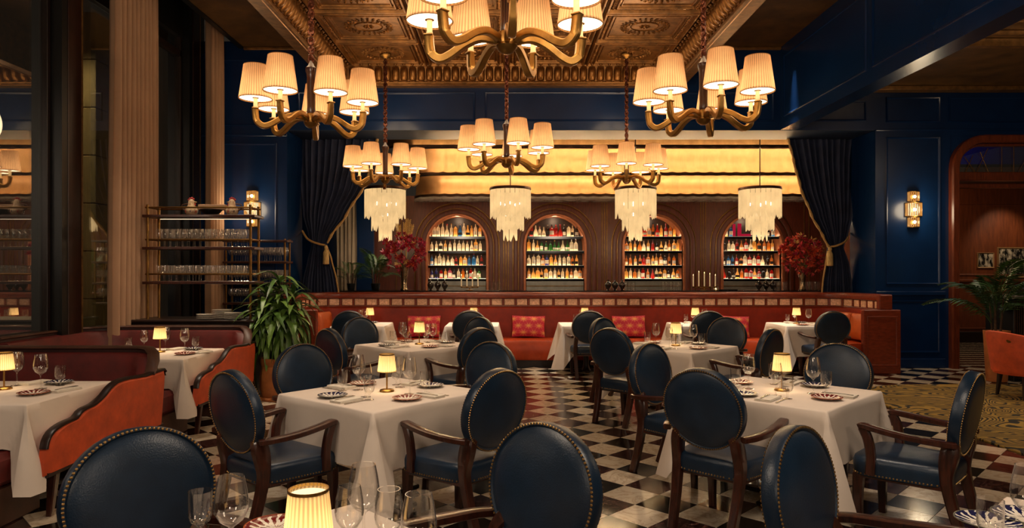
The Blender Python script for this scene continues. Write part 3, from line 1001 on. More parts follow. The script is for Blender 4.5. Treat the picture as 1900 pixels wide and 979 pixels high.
# ------------------------------------------------------------------ bar room: arched back wall
BY = 14.2
ARC = [-1.013, .991, 3.005, 5.02]
AR, SPZ, ATOP = .6, 2.13, 3.04
bw = MB()
edges = [-4.8] + [(ARC[k] + ARC[k + 1]) / 2 for k in range(3)] + [7.6]
for k, xc in enumerate(ARC):
    xa, xb = edges[k], edges[k + 1]
    for y, flip in ((BY, 0),):
        bw.box(xa, xc - AR, y, y + .12, 0, SPZ)
        bw.box(xc + AR, xb, y, y + .12, 0, SPZ)
        n = 20
        prev = None
        for q in range(n + 1):
            a = PI - PI * q / n
            px, pz = xc + AR * cos(a), SPZ + AR * sin(a)
            # matching point on the outer rectangle
            if q <= n * .25:
                t = (xa, SPZ + (ATOP + .1 - SPZ) * (q / (n * .25)))
            elif q >= n * .75:
                t = (xb, SPZ + (ATOP + .1 - SPZ) * ((n - q) / (n * .25)))
            else:
                t = (xa + (xb - xa) * (q - n * .25) / (n * .5), ATOP + .1)
            cur = ((px, y, pz), (t[0], y, t[1]))
            if prev:
                bw.add([prev[0], cur[0], cur[1], prev[1]], [(0, 1, 2, 3)])
            prev = cur
    bw.box(xc - AR, xc + AR, BY + .03, BY + .12, 0, 1.2)
barwall = struct(bw.build('wall_bar', 'bar_wood', smooth=0))


def arch_line(xc, r, y=BY, n=20, z0=1.0):
    return [(xc - r, y, z0)] + [(xc + r * cos(PI - PI * k / n), y, SPZ + r * sin(PI - PI * k / n)) for k in range(n + 1)] + [(xc + r, y, z0)]


for k, xc in enumerate(ARC):
    MB().tube(arch_line(xc, AR + .02, BY - .005), (.025, .022), square=True, up=(0, 1, 0)).build('arch_trim', 'copper_jamb', barwall)
    for r in (.75, .86):
        MB().tube(arch_line(xc, r), .011, 6, up=(0, 1, 0)).build('brass_inlay', 'old_brass', barwall)
    for r in (.68, .80):
        MB().tube(arch_line(xc, r, BY), (.045, .02), square=True, up=(0, 1, 0)).build('arch_molding', 'bar_wood', barwall)
for k in range(3):
    xm = (ARC[k] + ARC[k + 1]) / 2
    for dx in (-.05, .0, .05):
        MB().tube([(xm + dx, BY, 1.0), (xm + dx, BY, 3.02)], .010, 6).build('brass_inlay', 'old_brass', barwall)
for x in (-2.05, -2.15, -2.25, 6.08, 6.18):
    MB().tube([(x, BY, 1.0), (x, BY, 3.02)], .010, 6).build('brass_inlay', 'old_brass', barwall)
# side walls and ceiling of the bar room
struct(MB().box(-4.7, -4.6, 12.3, BY, 0, 4.6).box(-4.7, -2.62, BY - .5, BY - .4, 0, 3.2).build('wall_bar_left', 'blue_wall', smooth=0))
struct(MB().box(7.0, 7.1, 12.35, BY, 0, 4.6).build('wall_bar_right', 'blue_wall', smooth=0))
struct(MB().box(-4.7, 7.1, 12.3, BY + .3, 4.45, 4.6).build('ceiling_bar', 'dark_bronze', smooth=0))
drape('pale_drape', 'pale_drape', 'pale grey drape in the dark corner behind the navy curtain', 'curtain', -.2, .2, 0, 0, 3.4, 5, .03, 0)
o = COL.objects['pale_drape']
o.rotation_euler = (0, 0, PI / 2)
o.location = (-3.12, 13.5, 0)

# lit niches with shelves
SHZ = [1.45, 1.722, 2.02, 2.315]          # top of each shelf
niches = []
for k, xc in enumerate(ARC):
    word = ['leftmost', 'second', 'third', 'rightmost'][k]
    nb = MB()
    pr = arch_line(xc, AR, BY, 24, 1.0)
    nb.rings([[(p[0], BY, p[2]) for p in pr], [(p[0], BY + .42, p[2]) for p in pr]], False, False, False)
    ni = struct(nb.build('bar_niche', 'copper_jamb', smooth=60))
    MB().rings([[(p[0], BY + .42, p[2]) for p in pr], [(p[0], BY + .44, p[2]) for p in pr]]).build('mirror_back', 'smoke_back', ni, smooth=0)
    for q, z in enumerate(SHZ):
        hw = AR - .005 if z < SPZ else math.sqrt(AR * AR - (z - SPZ) ** 2) - .004
        sh = MB().box(xc - hw, xc + hw, BY + .06, BY + .41, z - .03, z, .003).box(xc - hw, xc + hw, BY + .05, BY + .062, z - .052, z).build('shelf', 'black_gloss', ni)
        MB().box(xc - hw + .01, xc + hw - .01, BY + .10, BY + .27, z - .002, z + .0005).build('light_strip', 'niche_strip', sh, smooth=0)
        if q < 3:
            light('shelf_light', 'AREA', (xc, BY + .085, SHZ[q + 1] - .04), 2.8, (1, .86, .66), hw * 1.8, (rad(-35), 0, 0), .02)
        MB().box(xc - hw + .01, xc + hw - .01, BY + .044, BY + .05, z - .006, z - .002).build('light_strip', 'shelf_edge', sh, smooth=0)
    MB().box(xc - AR + .01, xc + AR - .01, BY + .05, BY + .4, 1.22, 1.40, .006).build('drawer_front', 'grey_metal', ni)
    MB().box(xc - AR + .01, xc + AR - .01, BY + .035, BY + .05, 1.29, 1.305, .003).build('drawer_rail', 'old_brass', ni)
    light('niche_light', 'POINT', (xc, BY + .12, 2.66), 4, (1, .8, .55), .05)

# gold scalloped canopy in two tiers over the bar, lit from its coves
def canopy(name, x0, x1, prof, lean, pitch, label):
    """prof: (y, z) from top to bottom; the ends turn back in a quarter circle"""
    mb = MB()
    r = .55
    path = [(x0 + r - r * cos(a), r - r * sin(a), 'c') for a in [PI / 2 * k / 8 for k in range(8)]]
    n = int((x1 - x0 - 2 * r) / .04)
    path += [(x0 + r + (x1 - x0 - 2 * r) * k / n, 0, 's') for k in range(n + 1)]
    path += [(x1 - r + r * sin(a), r - r * cos(a), 'c') for a in [PI / 2 * (k + 1) / 8 for k in range(8)]]
    m = len(prof)
    rings_ = []
    for k, (px, dy, c) in enumerate(path):
        s_ = abs(sin(PI * px / pitch))
        rings_.append([(px, y + dy + .03 * (1 - s_) ** 2 * (1 if 0 < j < m - 1 else .5), z - (.022 * s_ if j == m - 1 else 0)) for j, (y, z) in enumerate(prof)])
    mb.rings(rings_, False, False, False)
    o = struct(mb.build(name, 'gold_leaf', smooth=60))
    lp = MB()
    y, z = prof[-2]
    lp.rings([[(px, y + dy - .012, z - .004 - .016 * abs(sin(PI * px / pitch))), (px, y + dy - .012, z + .03), (px, y + dy - .004, z + .03), (px, y + dy - .004, z - .004)] for px, dy, c in path])
    lp.build('scalloped_lip', 'dark_bronze', o, smooth=40)
    return o


t1 = canopy('trim_canopy_top', -2.35, 7.4, [(13.02, 4.3), (13.04, 4.2), (13.04, 4.08), (13.0, 3.98), (12.92, 3.92), (12.91, 3.95)], 0, .24, '')
t2 = canopy('trim_canopy_middle', -1.95, 7.3, [(13.22, 3.93), (13.30, 3.86), (13.34, 3.75), (13.34, 3.66), (13.28, 3.52), (13.20, 3.45), (13.10, 3.43), (13.095, 3.48)], 0, .24, '')
t3 = canopy('trim_canopy_lower', -1.85, 7.2, [(13.52, 3.46), (13.62, 3.40), (13.66, 3.3), (13.65, 3.22), (13.60, 3.13), (13.52, 3.08), (13.43, 3.06), (13.425, 3.112)], 0, .24, '')


def ledge(o, x0, x1, y0, z, t=.04, m='dark_bronze', y1=14.3, r=.55):
    po = [(x0 + r - r * cos(a), y0 + r - r * sin(a)) for a in [PI / 2 * k / 8 for k in range(9)]]
    po += [(x1 - r + r * sin(a), y0 + r - r * cos(a)) for a in [PI / 2 * k / 8 for k in range(9)]]
    po += [(x1, y1), (x0, y1)]
    MB().prism(po, 'z', z, z + t).build('ledge', m, o, smooth=0)


ledge(t2, -1.93, 7.28, 13.24, 4.0, .04)
ledge(t3, -1.83, 7.18, 13.54, 3.525, .03)
ledge(t3, -1.86, 7.2, 13.45, 3.01, .045, 'marble_top')
for o, x0, x1, y, z in ((t1, -1.7, 6.8, 12.94, 3.93), (t2, -1.4, 6.8, 13.24, 3.986), (t2, -1.4, 6.8, 13.13, 3.445), (t3, -1.3, 6.7, 13.54, 3.509), (t3, -1.3, 6.7, 13.46, 3.076)):
    MB().box(x0, x1, y, y + .012, z, z + .012).build('light_strip', 'led_strip', o, smooth=0)


# ------------------------------------------------------------------ chandeliers
HUB = 3.05


def make_chandelier():
    t = thing('chandelier', 'x', 'chandelier', (0, 0, HUB))
    MB().lathe([(0, -.085), (.03, -.08), (.055, -.06), (.07, -.035), (.062, -.02), (.066, .0), (.06, .05), (.03, .06)], 20).build('hub', 'old_brass', t)
    MB().lathe([(.034, .05), (.042, .07), (.038, .12), (.040, .40), (.046, .44), (.054, .46), (.054, .49), (.034, .51), (.012, .56)], 16).build('stem', 'mahogany', t)
    MB().lathe([(.01, 1.83), (.05, 1.86), (.09, 1.885), (.095, 1.9)], 20).build('canopy_plate', 'old_brass', t)
    ch = MB()
    n = 30
    for k in range(n):
        z = .575 + 1.26 * k / (n - 1)
        a = PI / 2 * k + .4
        lk = [(.026 * cos(q) * cos(a), .026 * cos(q) * sin(a), z + .036 * sin(q)) for q in [2 * PI * i / 8 for i in range(8)]]
        ch.tube(lk, .009, 5, True, up=(sin(a), -cos(a), .01))
    # a silk sleeve gathered round the chain's core cable
    ch.tube([(.008 * sin(k * 1.9), .008 * cos(k * 1.3), .55 + 1.3 * k / 40) for k in range(41)], [.014 + .010 * abs(sin(k * 1.1)) for k in range(41)], 7)
    stuff(ch.build('chain', 'dark_copper', t))
    for k in range(7):
        a = 2 * PI * k / 7 - PI / 2
        M = Matrix.Rotation(a, 4, 'Z')
        pth = bez([(.055, 0, .0), (.16, 0, .025), (.26, 0, -.005), (.36, 0, -.07), (.43, 0, -.095), (.485, 0, -.06), (.50, 0, .0), (.505, 0, .06)], 4)
        n = len(pth)
        arm = link('arm', arm_mesh(pth), t, rz=a)
        link('candle_tube', cand_me(), arm, (.5, 0, 0))
        sh = link('shade', shade_me(), t, (.5 * cos(a), .5 * sin(a), 0), rz=R.random() * 6)
        link('shade_diffuser', diff_me(), sh)
        link('bulb_light', bulb_data(), sh, (0, 0, .255))
        link('shade_rim', rim_me(0), sh)
        link('shade_rim', rim_me(1), sh)
        link('shade_collar', rim_me(2), sh)
    return t


_c = {}


def bulb_data(nm='bulb', p=.78, r=.03):
    if nm not in _c:
        l = bpy.data.lights.new(nm, 'POINT')
        l.energy, l.color, l.shadow_soft_size = p, (1, .78, .5), r
        _c[nm] = l
    return _c[nm]


def arm_mesh(pth):
    if 'arm' not in _c:
        n = len(pth)
        mb = MB()
        mb.tube(pth, [(.023 + .007 * (k / n), .019 + .006 * sin(PI * k / n)) for k in range(n)], square=True, up=(0, 1, 0))
        mb.box(.475, .535, -.03, .03, .055, .068, .004)
        _c['arm'] = mb.mesh('arm', 'gold_arm', 40)
    return _c['arm']


def cand_me():
    if 'cand' not in _c:
        _c['cand'] = MB().lathe([(.02, .066), (.022, .075), (.019, .085), (.019, .165)], 12).mesh('candle_tube', 'candle_tube')
    return _c['cand']


def shade_me():
    if 'shade' not in _c:
        mb = MB()
        n = 88
        rows = [(.148, .148), (.150, .155), (.147, .165), (.128, .30), (.108, .45), (.106, .46)]
        mb.rings([[(r * (1 + .012 * (-1) ** i) * cos(2 * PI * i / n), r * (1 + .012 * (-1) ** i) * sin(2 * PI * i / n), z) for i in range(n)] for r, z in rows], True, False, False)
        _c['shade'] = mb.mesh('shade', 'chandelier_shade', 60)
    return _c['shade']


def diff_me():
    if 'diff' not in _c:
        _c['diff'] = MB().lathe([(.0201, .163), (.146, .160)], 24).mesh('shade_diffuser', 'shade_diffuser', 0)
    return _c['diff']


def rim_me(k):
    if ('rim', k) not in _c:
        mb = MB()
        if k == 0:
            mb.tube([(.1495 * cos(a), .1495 * sin(a), .150) for a in [2 * PI * k / 28 for k in range(28)]], .0035, 5, True)
        elif k == 1:
            mb.tube([(.107 * cos(a), .107 * sin(a), .46) for a in [2 * PI * k / 24 for k in range(24)]], .003, 5, True)
        else:
            mb.lathe([(.03, .158), (.032, .166), (.019, .168)], 14)
        _c[('rim', k)] = mb.mesh('shade_rim', 'shade_tape', 50)
    return _c[('rim', k)]



chs = [(0, 4.38, 4, 'brass chandelier largest and nearest, high up in the middle, its top cut off'),
       (-1.87, 6.65, -16, 'brass chandelier at the left with pleated shades, before the blue wall'),
       (1.84, 6.5, 1, 'brass chandelier at the right with pleated shades, beside the blue beam'),
       (-1.87, 10.72, -14, 'small looking far chandelier left of the bar, above the leftmost pendant'),
       (0, 9.2, 17, 'chandelier in the middle before the gold canopy, its hub below the nearest one'),
       (1.85, 10.72, -10, 'small looking far chandelier above the third glass pendant of the bar')]
ch0 = make_chandelier()
for k, (x, y, a, lb_) in enumerate(chs):
    o = ch0 if k == 0 else copy_tree(ch0)
    o.location = (x, y, HUB - (.02 if k in (3, 5) else 0))
    o.rotation_euler = (0, 0, rad(a))
    # added lamp for the ceiling, in place of light from the shade tops
    light('added_uplight', 'POINT', (x, y, HUB + .85), 26, (1, .70, .4), .4)
    tag(o, lb_, 'chandelier', 'seven-armed chandeliers with pleated shades')

# ------------------------------------------------------------------ glass fringe pendants over the bar
def make_pendant():
    t = thing('pendant_lamp', 'x', 'pendant lamp')
    MB().lathe([(.36, -.015), (.385, -.02), (.39, 0), (.385, .03), (.36, .03), (.355, .0), (.36, -.015)], 40).build('top_ring', 'dark_bronze', t)
    MB().box(-.36, .36, -.012, .012, 0, .015).box(-.012, .012, -.36, .36, 0, .015).build('cross_bar', 'dark_bronze', t)
    MB().lathe([(.010, .0), (.010, 1.3)], 8).lathe([(.05, 1.28), (.055, 1.32)], 12).build('rod', 'dark_bronze', t)
    for r, n, z0, z1, dz in ((.372, 26, -.02, -.53, .05), (.245, 18, -.38, -.76, .05), (.12, 9, -.60, -.95, .05)):
        mb = MB()
        for k in range(n):
            a = 2 * PI * k / n
            wd = PI * r / n * .92
            zz = z1 - dz * (((k * 7) % n) / n) * .5
            M = Matrix.Rotation(a, 4, 'Z') @ Matrix.Translation((r, 0, 0)) @ Matrix.Rotation(.12 * (-1) ** k, 4, 'Z')
            pts = [(-wd, z0), (wd, z0), (wd, zz + (.03 if k % 2 else .12)), (wd * (.3 if k % 2 else -.3), zz), (-wd, zz + (.12 if k % 2 else .03))]
            mb.rings([[M @ Vector((-.004, u, v)) for u, v in pts], [M @ Vector((.004, u, v)) for u, v in pts]])
        stuff(mb.build('glass_fringe', 'pendant_glass', t, smooth=0))
    for k in range(5):
        a = 2 * PI * k / 5 + .3
        MB().ball((.2 * cos(a), .2 * sin(a), -.27), .03, 10, 6).build('bulb', 'bulb_soft', t)
    MB().ball((.06, .0, -.47), .03, 10, 6).build('bulb', 'bulb_soft', t)
    MB().ball((-.07, .05, -.47), .03, 10, 6).build('bulb', 'bulb_soft', t)
    return t


emat('bulb_soft', 'fff4e0', 14)
p0 = make_pendant()
for k, px in enumerate((715, 947, 1179, 1410)):
    o = p0 if k == 0 else copy_tree(p0)
    o.location = ((px - 940) / 1290 * 12.9, 12.9, 3.12)
    o.rotation_euler = (0, 0, k * .7)
    tag(o, ['leftmost', 'second', 'third', 'rightmost'][k] + ' of the four tiered glass fringe pendants over the bar', 'pendant lamp', 'glass fringe pendants over the bar')
    light('pendant_light', 'POINT', o.location - Vector((0, .0, 1.0)), 10, (1, .8, .55), .12)

# ------------------------------------------------------------------ wall sconces
def make_sconce():
    t = thing('wall_sconce', 'x', 'sconce')
    MB().box(-.05, .05, -.012, 0, -.30, .30, .004).build('back_plate', 'old_brass', t)
    for (r, z0, z1, n) in ((.085, .13, .29, 9), (.125, -.115, .105, 13), (.085, -.29, -.13, 9)):
        rods = MB()
        for k in range(n):
            a = PI + PI * k / (n - 1)
            rods.lathe([(.011, z0), (.012, (z0 + z1) / 2), (.011, z1)], 6, Matrix.Translation((r * cos(a), r * sin(a) * .85 - .01, 0)))
        stuff(rods.build('glass_rods', 'rod_glass', t))
        rg = MB()
        for z in (z0, z1):
            po = [((r + .012) * cos(a), (r + .012) * sin(a) * .85 - .01) for a in [PI + PI * k / 12 for k in range(13)]]
            rg.prism(po, 'z', z - .006, z + .006)
        rg.build('brass_ring', 'brass', t)
        MB().lathe([(.008, z0), (.008, (z0 + z1) / 2 - .03)], 8, Matrix.Translation((0, -.05, 0))).build('bulb_holder', 'brass', t)
        MB().ball((0, -.05, (z0 + z1) / 2), .026, 10, 6).build('bulb', 'bulb', t)
    return t


s0 = make_sconce()
s1 = copy_tree(s0)
for o, x, z, lb_ in ((s0, -4.2, 2.63, 'three-tier glass rod sconce on the blue wall behind the glass rack'),
                     (s1, 6.72, 2.62, 'three-tier glass rod sconce on the blue wall beside the door')):
    o.location = (x, WY, z)
    tag(o, lb_, 'sconce', 'glass rod wall sconces')
    light('sconce_light', 'POINT', (x, WY - .24, z), 15, (1, .78, .5), .16)


# ------------------------------------------------------------------ dining chairs
def make_chair():
    """front faces +y; origin on the floor under the seat"""
    t = thing('dining_chair', 'x', 'chair')
    A, B, n = .268, .252, 44
    T = Matrix.Translation((0, -.285, .765)) @ Matrix.Rotation(rad(9), 4, 'X')
    prof = [(.02, .052), (.45, .049), (.75, .041), (.88, .031), (.925, .024), (.95, .031), (.985, .030), (1.0, .022), (1.0, -.022), (.985, -.03), (.95, -.031), (.925, -.026), (.88, -.033), (.5, -.041), (.02, -.044)]

    def el(s_, y):
        return [T @ Vector((A * s_ * cos(a), y, B * s_ * sin(a))) for a in [-2 * PI * k / n for k in range(n)]]
    bk = MB().rings([el(s_, y) for s_, y in prof]).build('backrest', 'blue_leather', t, smooth=50)
    nl = MB()
    for y, sg in ((.031, 1), (-.032, -1)):
        for k in range(104):
            a = 2 * PI * k / 104
            p = T @ Vector((A * .968 * cos(a), y, B * .968 * sin(a)))
            M = Matrix.Translation(p) @ T.to_3x3().to_4x4() @ Matrix.Rotation(-sg * PI / 2, 4, 'X')
            nl.lathe([(.0060, -.001), (.0046, .0028), (.0, .0042)], 6, M)
    stuff(nl.build('nailhead_trim', 'nail_brass', bk))
    # seat cushion
    def so(s_, z):
        pts = []
        for k in range(40):
            a = 2 * PI * k / 40
            cx, cy = cos(a), sin(a)
            x = abs(cx) ** .38 * (1 if cx >= 0 else -1)
            y = abs(cy) ** .38 * (1 if cy >= 0 else -1)
            wd = .262 + .028 * y
            pts.append((x * wd * s_, .012 + y * .27 * s_, z))
        return pts
    seat = MB().rings([so(.97, .35), so(1, .356), so(1.0, .375), so(1.015, .40), so(1.015, .435), so(.985, .458), so(.9, .47), so(.5, .482), so(.05, .485)]).build('seat', 'blue_leather', t, smooth=50)
    ns = MB()
    pl = so(1.004, .365)
    per = []
    for k in range(40):
        a, b = Vector(pl[k]), Vector(pl[(k + 1) % 40])
        m = max(1, int((b - a).length / .019))
        per += [(a + (b - a) * (q / m), (b - a).normalized()) for q in range(m)]
    for p, d in per:
        nrm = Vector((d.y, -d.x, 0))
        M = Matrix.Translation(p) @ nrm.to_track_quat('Z', 'Y').to_matrix().to_4x4()
        ns.lathe([(.0062, -.001), (.0048, .0025), (.0, .004)], 6, M)
    stuff(ns.build('nailhead_trim', 'nail_brass', seat))
    MB().prism([(-.225, -.235), (.225, -.235), (.255, .25), (-.255, .25)], 'z', .335, .36).build('seat_rail', 'mahogany', t)
    for sx in (-1, 1):
        MB().tube(bez([(sx * .232, .235, .36), (sx * .232, .24, .2), (sx * .222, .235, 0)], 3), [(.031 - .010 * k / 6, .031 - .010 * k / 6) for k in range(7)], square=True, up=(0, 1, 0)).build('leg', 'mahogany', t)
        pth = bez([(sx * .19, -.33, 0), (sx * .2, -.275, .18), (sx * .208, -.235, .36), (sx * .208, -.232, .46), (sx * .195, -.25, .58), (sx * .17, -.262, .63)], 4)
        m = len(pth)
        MB().tube(pth, [(.025 + .006 * min(1, 2 * k / m), .026 + .006 * min(1, 2 * k / m) + .016 * math.exp(-((k / m - .70) / .14) ** 2)) for k in range(m)], square=True, up=(0, 1, 0)).build('leg', 'mahogany', t)
        ap = bez([(sx * .255, -.285, .615), (sx * .29, -.2, .622), (sx * .305, -.06, .632), (sx * .302, .08, .648), (sx * .288, .19, .662), (sx * .285, .215, .655)], 4)
        m = len(ap)
        arm = MB().tube(ap, [(.024 + .008 * sin(PI * k / m), .017) for k in range(m)], square=True).build('armrest', 'mahogany', t)
        pp = bez([(sx * .284, .195, .65), (sx * .286, .165, .58), (sx * .283, .15, .48), (sx * .28, .155, .37)], 4)
        MB().tube(pp, (.021, .026), square=True, up=(0, 1, 0)).build('arm_support', 'mahogany', arm)
    return t


CH0 = make_chair()
CH_USED = []


def chair(bx, by, fx, fy, label, group='blue oval-back dining chairs'):
    """bx, by: where the top of the back stands; fx, fy: the way it faces"""
    l = math.hypot(fx, fy)
    fx, fy = fx / l, fy / l
    loc = (bx + fx * .325, by + fy * .325, 0)
    o = CH0 if not CH_USED else copy_tree(CH0)
    CH_USED.append(o)
    o.location = loc
    o.rotation_euler = (0, 0, math.atan2(-fx, fy))
    tag(o, label, 'chair', group)
    return o


TN = {'T0': 'the foreground table', 'TR': 'the bottom right corner table', 'T1': 'the near left table',
      'T3': 'the near right table', 'T2': 'the far left table', 'T4': 'the far right table'}
TBL = {'T0': (-.56, 1.82, 45), 'TR': (1.88, 1.90, 45), 'T1': (-.862, 4.87, 40), 'T3': (1.93, 4.905, 45), 'T2': (-1.03, 8.03, 45), 'T4': (1.9, 7.87, 45)}
SEATC = {'SW': (-1.65, 4.13, 'T1'), 'SE': (-.045, 4.18, 'T1')}
for tb, sd, bx, by in (('T1', 'SW', -1.64, 4.12), ('T1', 'SE', -.04, 4.18), ('T1', 'NW', -1.67, 5.64), ('T1', 'NE', -.11, 5.82),
                       ('T2', 'SW', -1.84, 7.15), ('T2', 'SE', -.27, 7.25), ('T2', 'NW', -1.9, 8.92), ('T2', 'NE', -.33, 8.95),
                       ('T3', 'SW', 1.17, 4.2), ('T3', 'SE', 2.74, 4.07), ('T3', 'NW', 1.15, 5.70), ('T3', 'NE', 2.72, 5.68),
                       ('T4', 'SW', 1.07, 7.22), ('T4', 'SE', 2.72, 7.1), ('T4', 'NW', 1.2, 8.8), ('T4', 'NE', 2.84, 8.92),
                       ('T0', 'NW', -1.39, 2.62), ('T0', 'NE', .167, 2.70), ('TR', 'NW', 1.08, 2.64)):
    cx, cy, an = TBL[tb]
    a = rad(an)
    u = (sin(a), cos(a))          # outward of NE side
    v = (-cos(a), sin(a))         # outward of NW side
    out = {'NE': u, 'SW': (-u[0], -u[1]), 'NW': v, 'SE': (-v[0], -v[1])}[sd]
    side = {'NE': 'far right side', 'NW': 'far left side', 'SW': 'near left side', 'SE': 'near right side'}[sd]
    chair(bx, by, -out[0], -out[1], 'blue oval-back armchair at the %s of %s' % (side, TN[tb]))
ORD = ['first', 'second', 'third', 'fourth', 'fifth']
BX = [-2.3, -.54, 1.27, 3.07, 4.72]
for k, (bx, by) in enumerate(((-2.35, 10.36), (-.55, 10.4), (1.24, 10.36), (3.01, 10.3), (4.83, 10.26))):
    chair(bx, by, (BX[k] - bx) * .5, 1, 'blue oval-back chair at the %s banquette table from the left, back to us' % ORD[k])

# ------------------------------------------------------------------ tables and their cloths
def cloth_mesh(w, d, drop, corner, ztop=.755, flare=.03, seed=1, cf=.10, spread=.18):
    """square cloth: top, four hanging sides and a pointed fold at each corner"""
    rr = random.Random(seed)
    mb = MB()
    per = []
    nE = 30
    cs = [(w, d), (-w, d), (-w, -d), (w, -d)]
    for e in range(4):
        a, b = cs[e], cs[(e + 1) % 4]
        for k in range(nE):
            # finer steps near the corners
            t = (1 - cos(PI * k / nE)) / 2
            per.append((a[0] + (b[0] - a[0]) * t, a[1] + (b[1] - a[1]) * t))
    r = .03
    N = len(per)
    rows = 9
    phase = [rr.random() * 6 for _ in range(6)]

    def ring(dz, out):
        pts = []
        for i, (x, y) in enumerate(per):
            sx, sy = (1 if x > 0 else -1), (1 if y > 0 else -1)
            qx, qy = w - abs(x), d - abs(y)
            q = max(qx, qy)                                      # distance from the nearest corner
            cw = max(0, 1 - q / spread)                          # 1 at a corner
            cone = max(0, 1 - q / (spread * .9 * dz + .004))     # a cone that opens from the corner of the table
            nx = sx * (1 if qx < 1e-6 else 0)
            ny = sy * (1 if qy < 1e-6 else 0)
            l = math.hypot(nx, ny) or 1
            nx, ny = nx / l, ny / l
            per_d = drop + (corner - drop) * cw ** 1.2 + .012 * sin(3 * i * 2 * PI / N + phase[0])
            o_ = out * (1 + .5 * sin(5 * i * 2 * PI / N + phase[1])) + cf * 1.25 * cone * dz
            rim = max(0, 1 - abs(q - spread * .95 * dz) / (.03 + .05 * dz))
            o_ -= .045 * rim * dz
            pts.append((x + nx * o_, y + ny * o_, ztop - .004 - per_d * dz))
        return pts
    rings = [[(x * .985, y * .985, ztop) for x, y in per], [(x * .997, y * .997, ztop - .0015) for x, y in per]]
    for k in range(rows):
        q = k / (rows - 1)
        rings.append(ring(.012 + q * .988, .006 + flare * q))
    mb.rings(rings, True, True, False)
    return mb.mesh('tablecloth', 'cloth', 50)


TABLES = []


def table(cx, cy, rz, w, d, label, clabel, group, drop=.34, corner=.6, seed=1, **kw):
    t = thing('dining_table', label, 'table', (cx, cy, 0), rz, group)
    MB().box(-w + .012, w - .012, -d + .012, d - .012, .71, .748, .006).build('tabletop', 'dark_wood', t)
    MB().lathe([(.09, .02), (.06, .06), (.045, .12), (.045, .66), (.09, .71)], 14).build('pedestal', 'dark_wood', t)
    f = min(w, d) * .62
    MB().box(-f, f, -.035, .035, .012, .045, .008).box(-.035, .035, -f, f, .012, .045, .008).build('base', 'dark_wood', t)
    for x, y in ((f - .03, 0), (-f + .03, 0), (0, f - .03), (0, -f + .03)):
        MB().lathe([(.022, 0), (.026, .006), (.02, .013)], 10, Matrix.Translation((x, y, 0))).build('foot', 'brass', t)
    c = link('tablecloth', cloth_mesh(w, d, drop, corner, seed=seed, **kw), None, (cx, cy, 0), rz)
    tag(c, clabel, 'tablecloth', 'white tablecloths')
    TABLES.append((t, c))
    return t


for k, (tb, (cx, cy, an)) in enumerate(TBL.items()):
    lb_ = TN[tb]
    table(cx, cy, rad(45 - an) + PI / 4, .505, .505, 'square pedestal dining table under a white cloth, ' + lb_, 'white cloth draped over ' + lb_, 'square dining tables on the diagonal', .36, .58, k + 3)
for k, x in enumerate(BX):
    table(x, 11.12, 0, .41, .42, 'small pedestal table at the banquette, %s from the left' % ORD[k], 'white cloth over the %s banquette table from the left' % ORD[k], 'banquette tables', .46, .64, k + 20, cf=.12)

# ------------------------------------------------------------------ banquette along the bar
bq = thing('banquette', 'long rust red leather banquette with a tiled back below the bar', 'banquette', (0, 0, 0))
R_ = .5
XL, XR, YB = -3.38, 5.92, 12.2


def bpath(off, y_end=10.9, n=6):
    """plan line of the back, moved inwards by off"""
    xl, xr, yb = XL + off, XR - off, YB - off
    r = max(.05, R_ - off)
    p = [(xl, y_end)]
    p += [(xl + r - r * cos(PI / 2 * k / n), yb - r + r * sin(PI / 2 * k / n)) for k in range(n + 1)]
    p += [(xr - r + r * sin(PI / 2 * k / n), yb - r + r * cos(PI / 2 * k / n)) for k in range(n + 1)]
    p += [(xr, y_end)]
    return p


def sweep(prof, name, m, y_end=10.9, parent=None, smooth=35):
    """prof: closed loop of (off, z)"""
    rs = None
    paths = [bpath(o_, y_end) for o_, z in prof]
    L = len(paths[0])
    rs = [[(paths[j][i][0], paths[j][i][1], prof[j][1]) for j in range(len(prof))] for i in range(L)]
    return MB().rings(rs).build(name, m, parent, smooth=smooth)


sweep([(-.02, .0), (.02, .0), (.02, 1.13), (-.02, 1.13)], 'back_panel', 'red_wood', parent=bq)
sweep([(.02, .44), (.13, .44), (.11, .9), (.10, .955), (.07, .975), (.02, .975)], 'back_cushion', 'red_leather', parent=bq)
sweep([(.02, .12), (.62, .12), (.64, .16), (.64, .38), (.60, .44), (.50, .465), (.13, .455), (.02, .44)], 'seat_cushion', 'rust_leather', parent=bq)
sweep([(.02, 0), (.54, 0), (.54, .12), (.02, .12)], 'plinth', 'dark_wood', parent=bq)
sweep([(.0, .975), (.05, .975), (.055, .99), (.05, 1.0), (.0, 1.0)], 'lower_rail', 'red_wood', parent=bq)
sweep([(-.12, 1.125), (.05, 1.125), (.075, 1.14), (.085, 1.17), (.08, 1.2), (.055, 1.225), (-.12, 1.235)], 'cap_rail', 'red_wood', parent=bq)
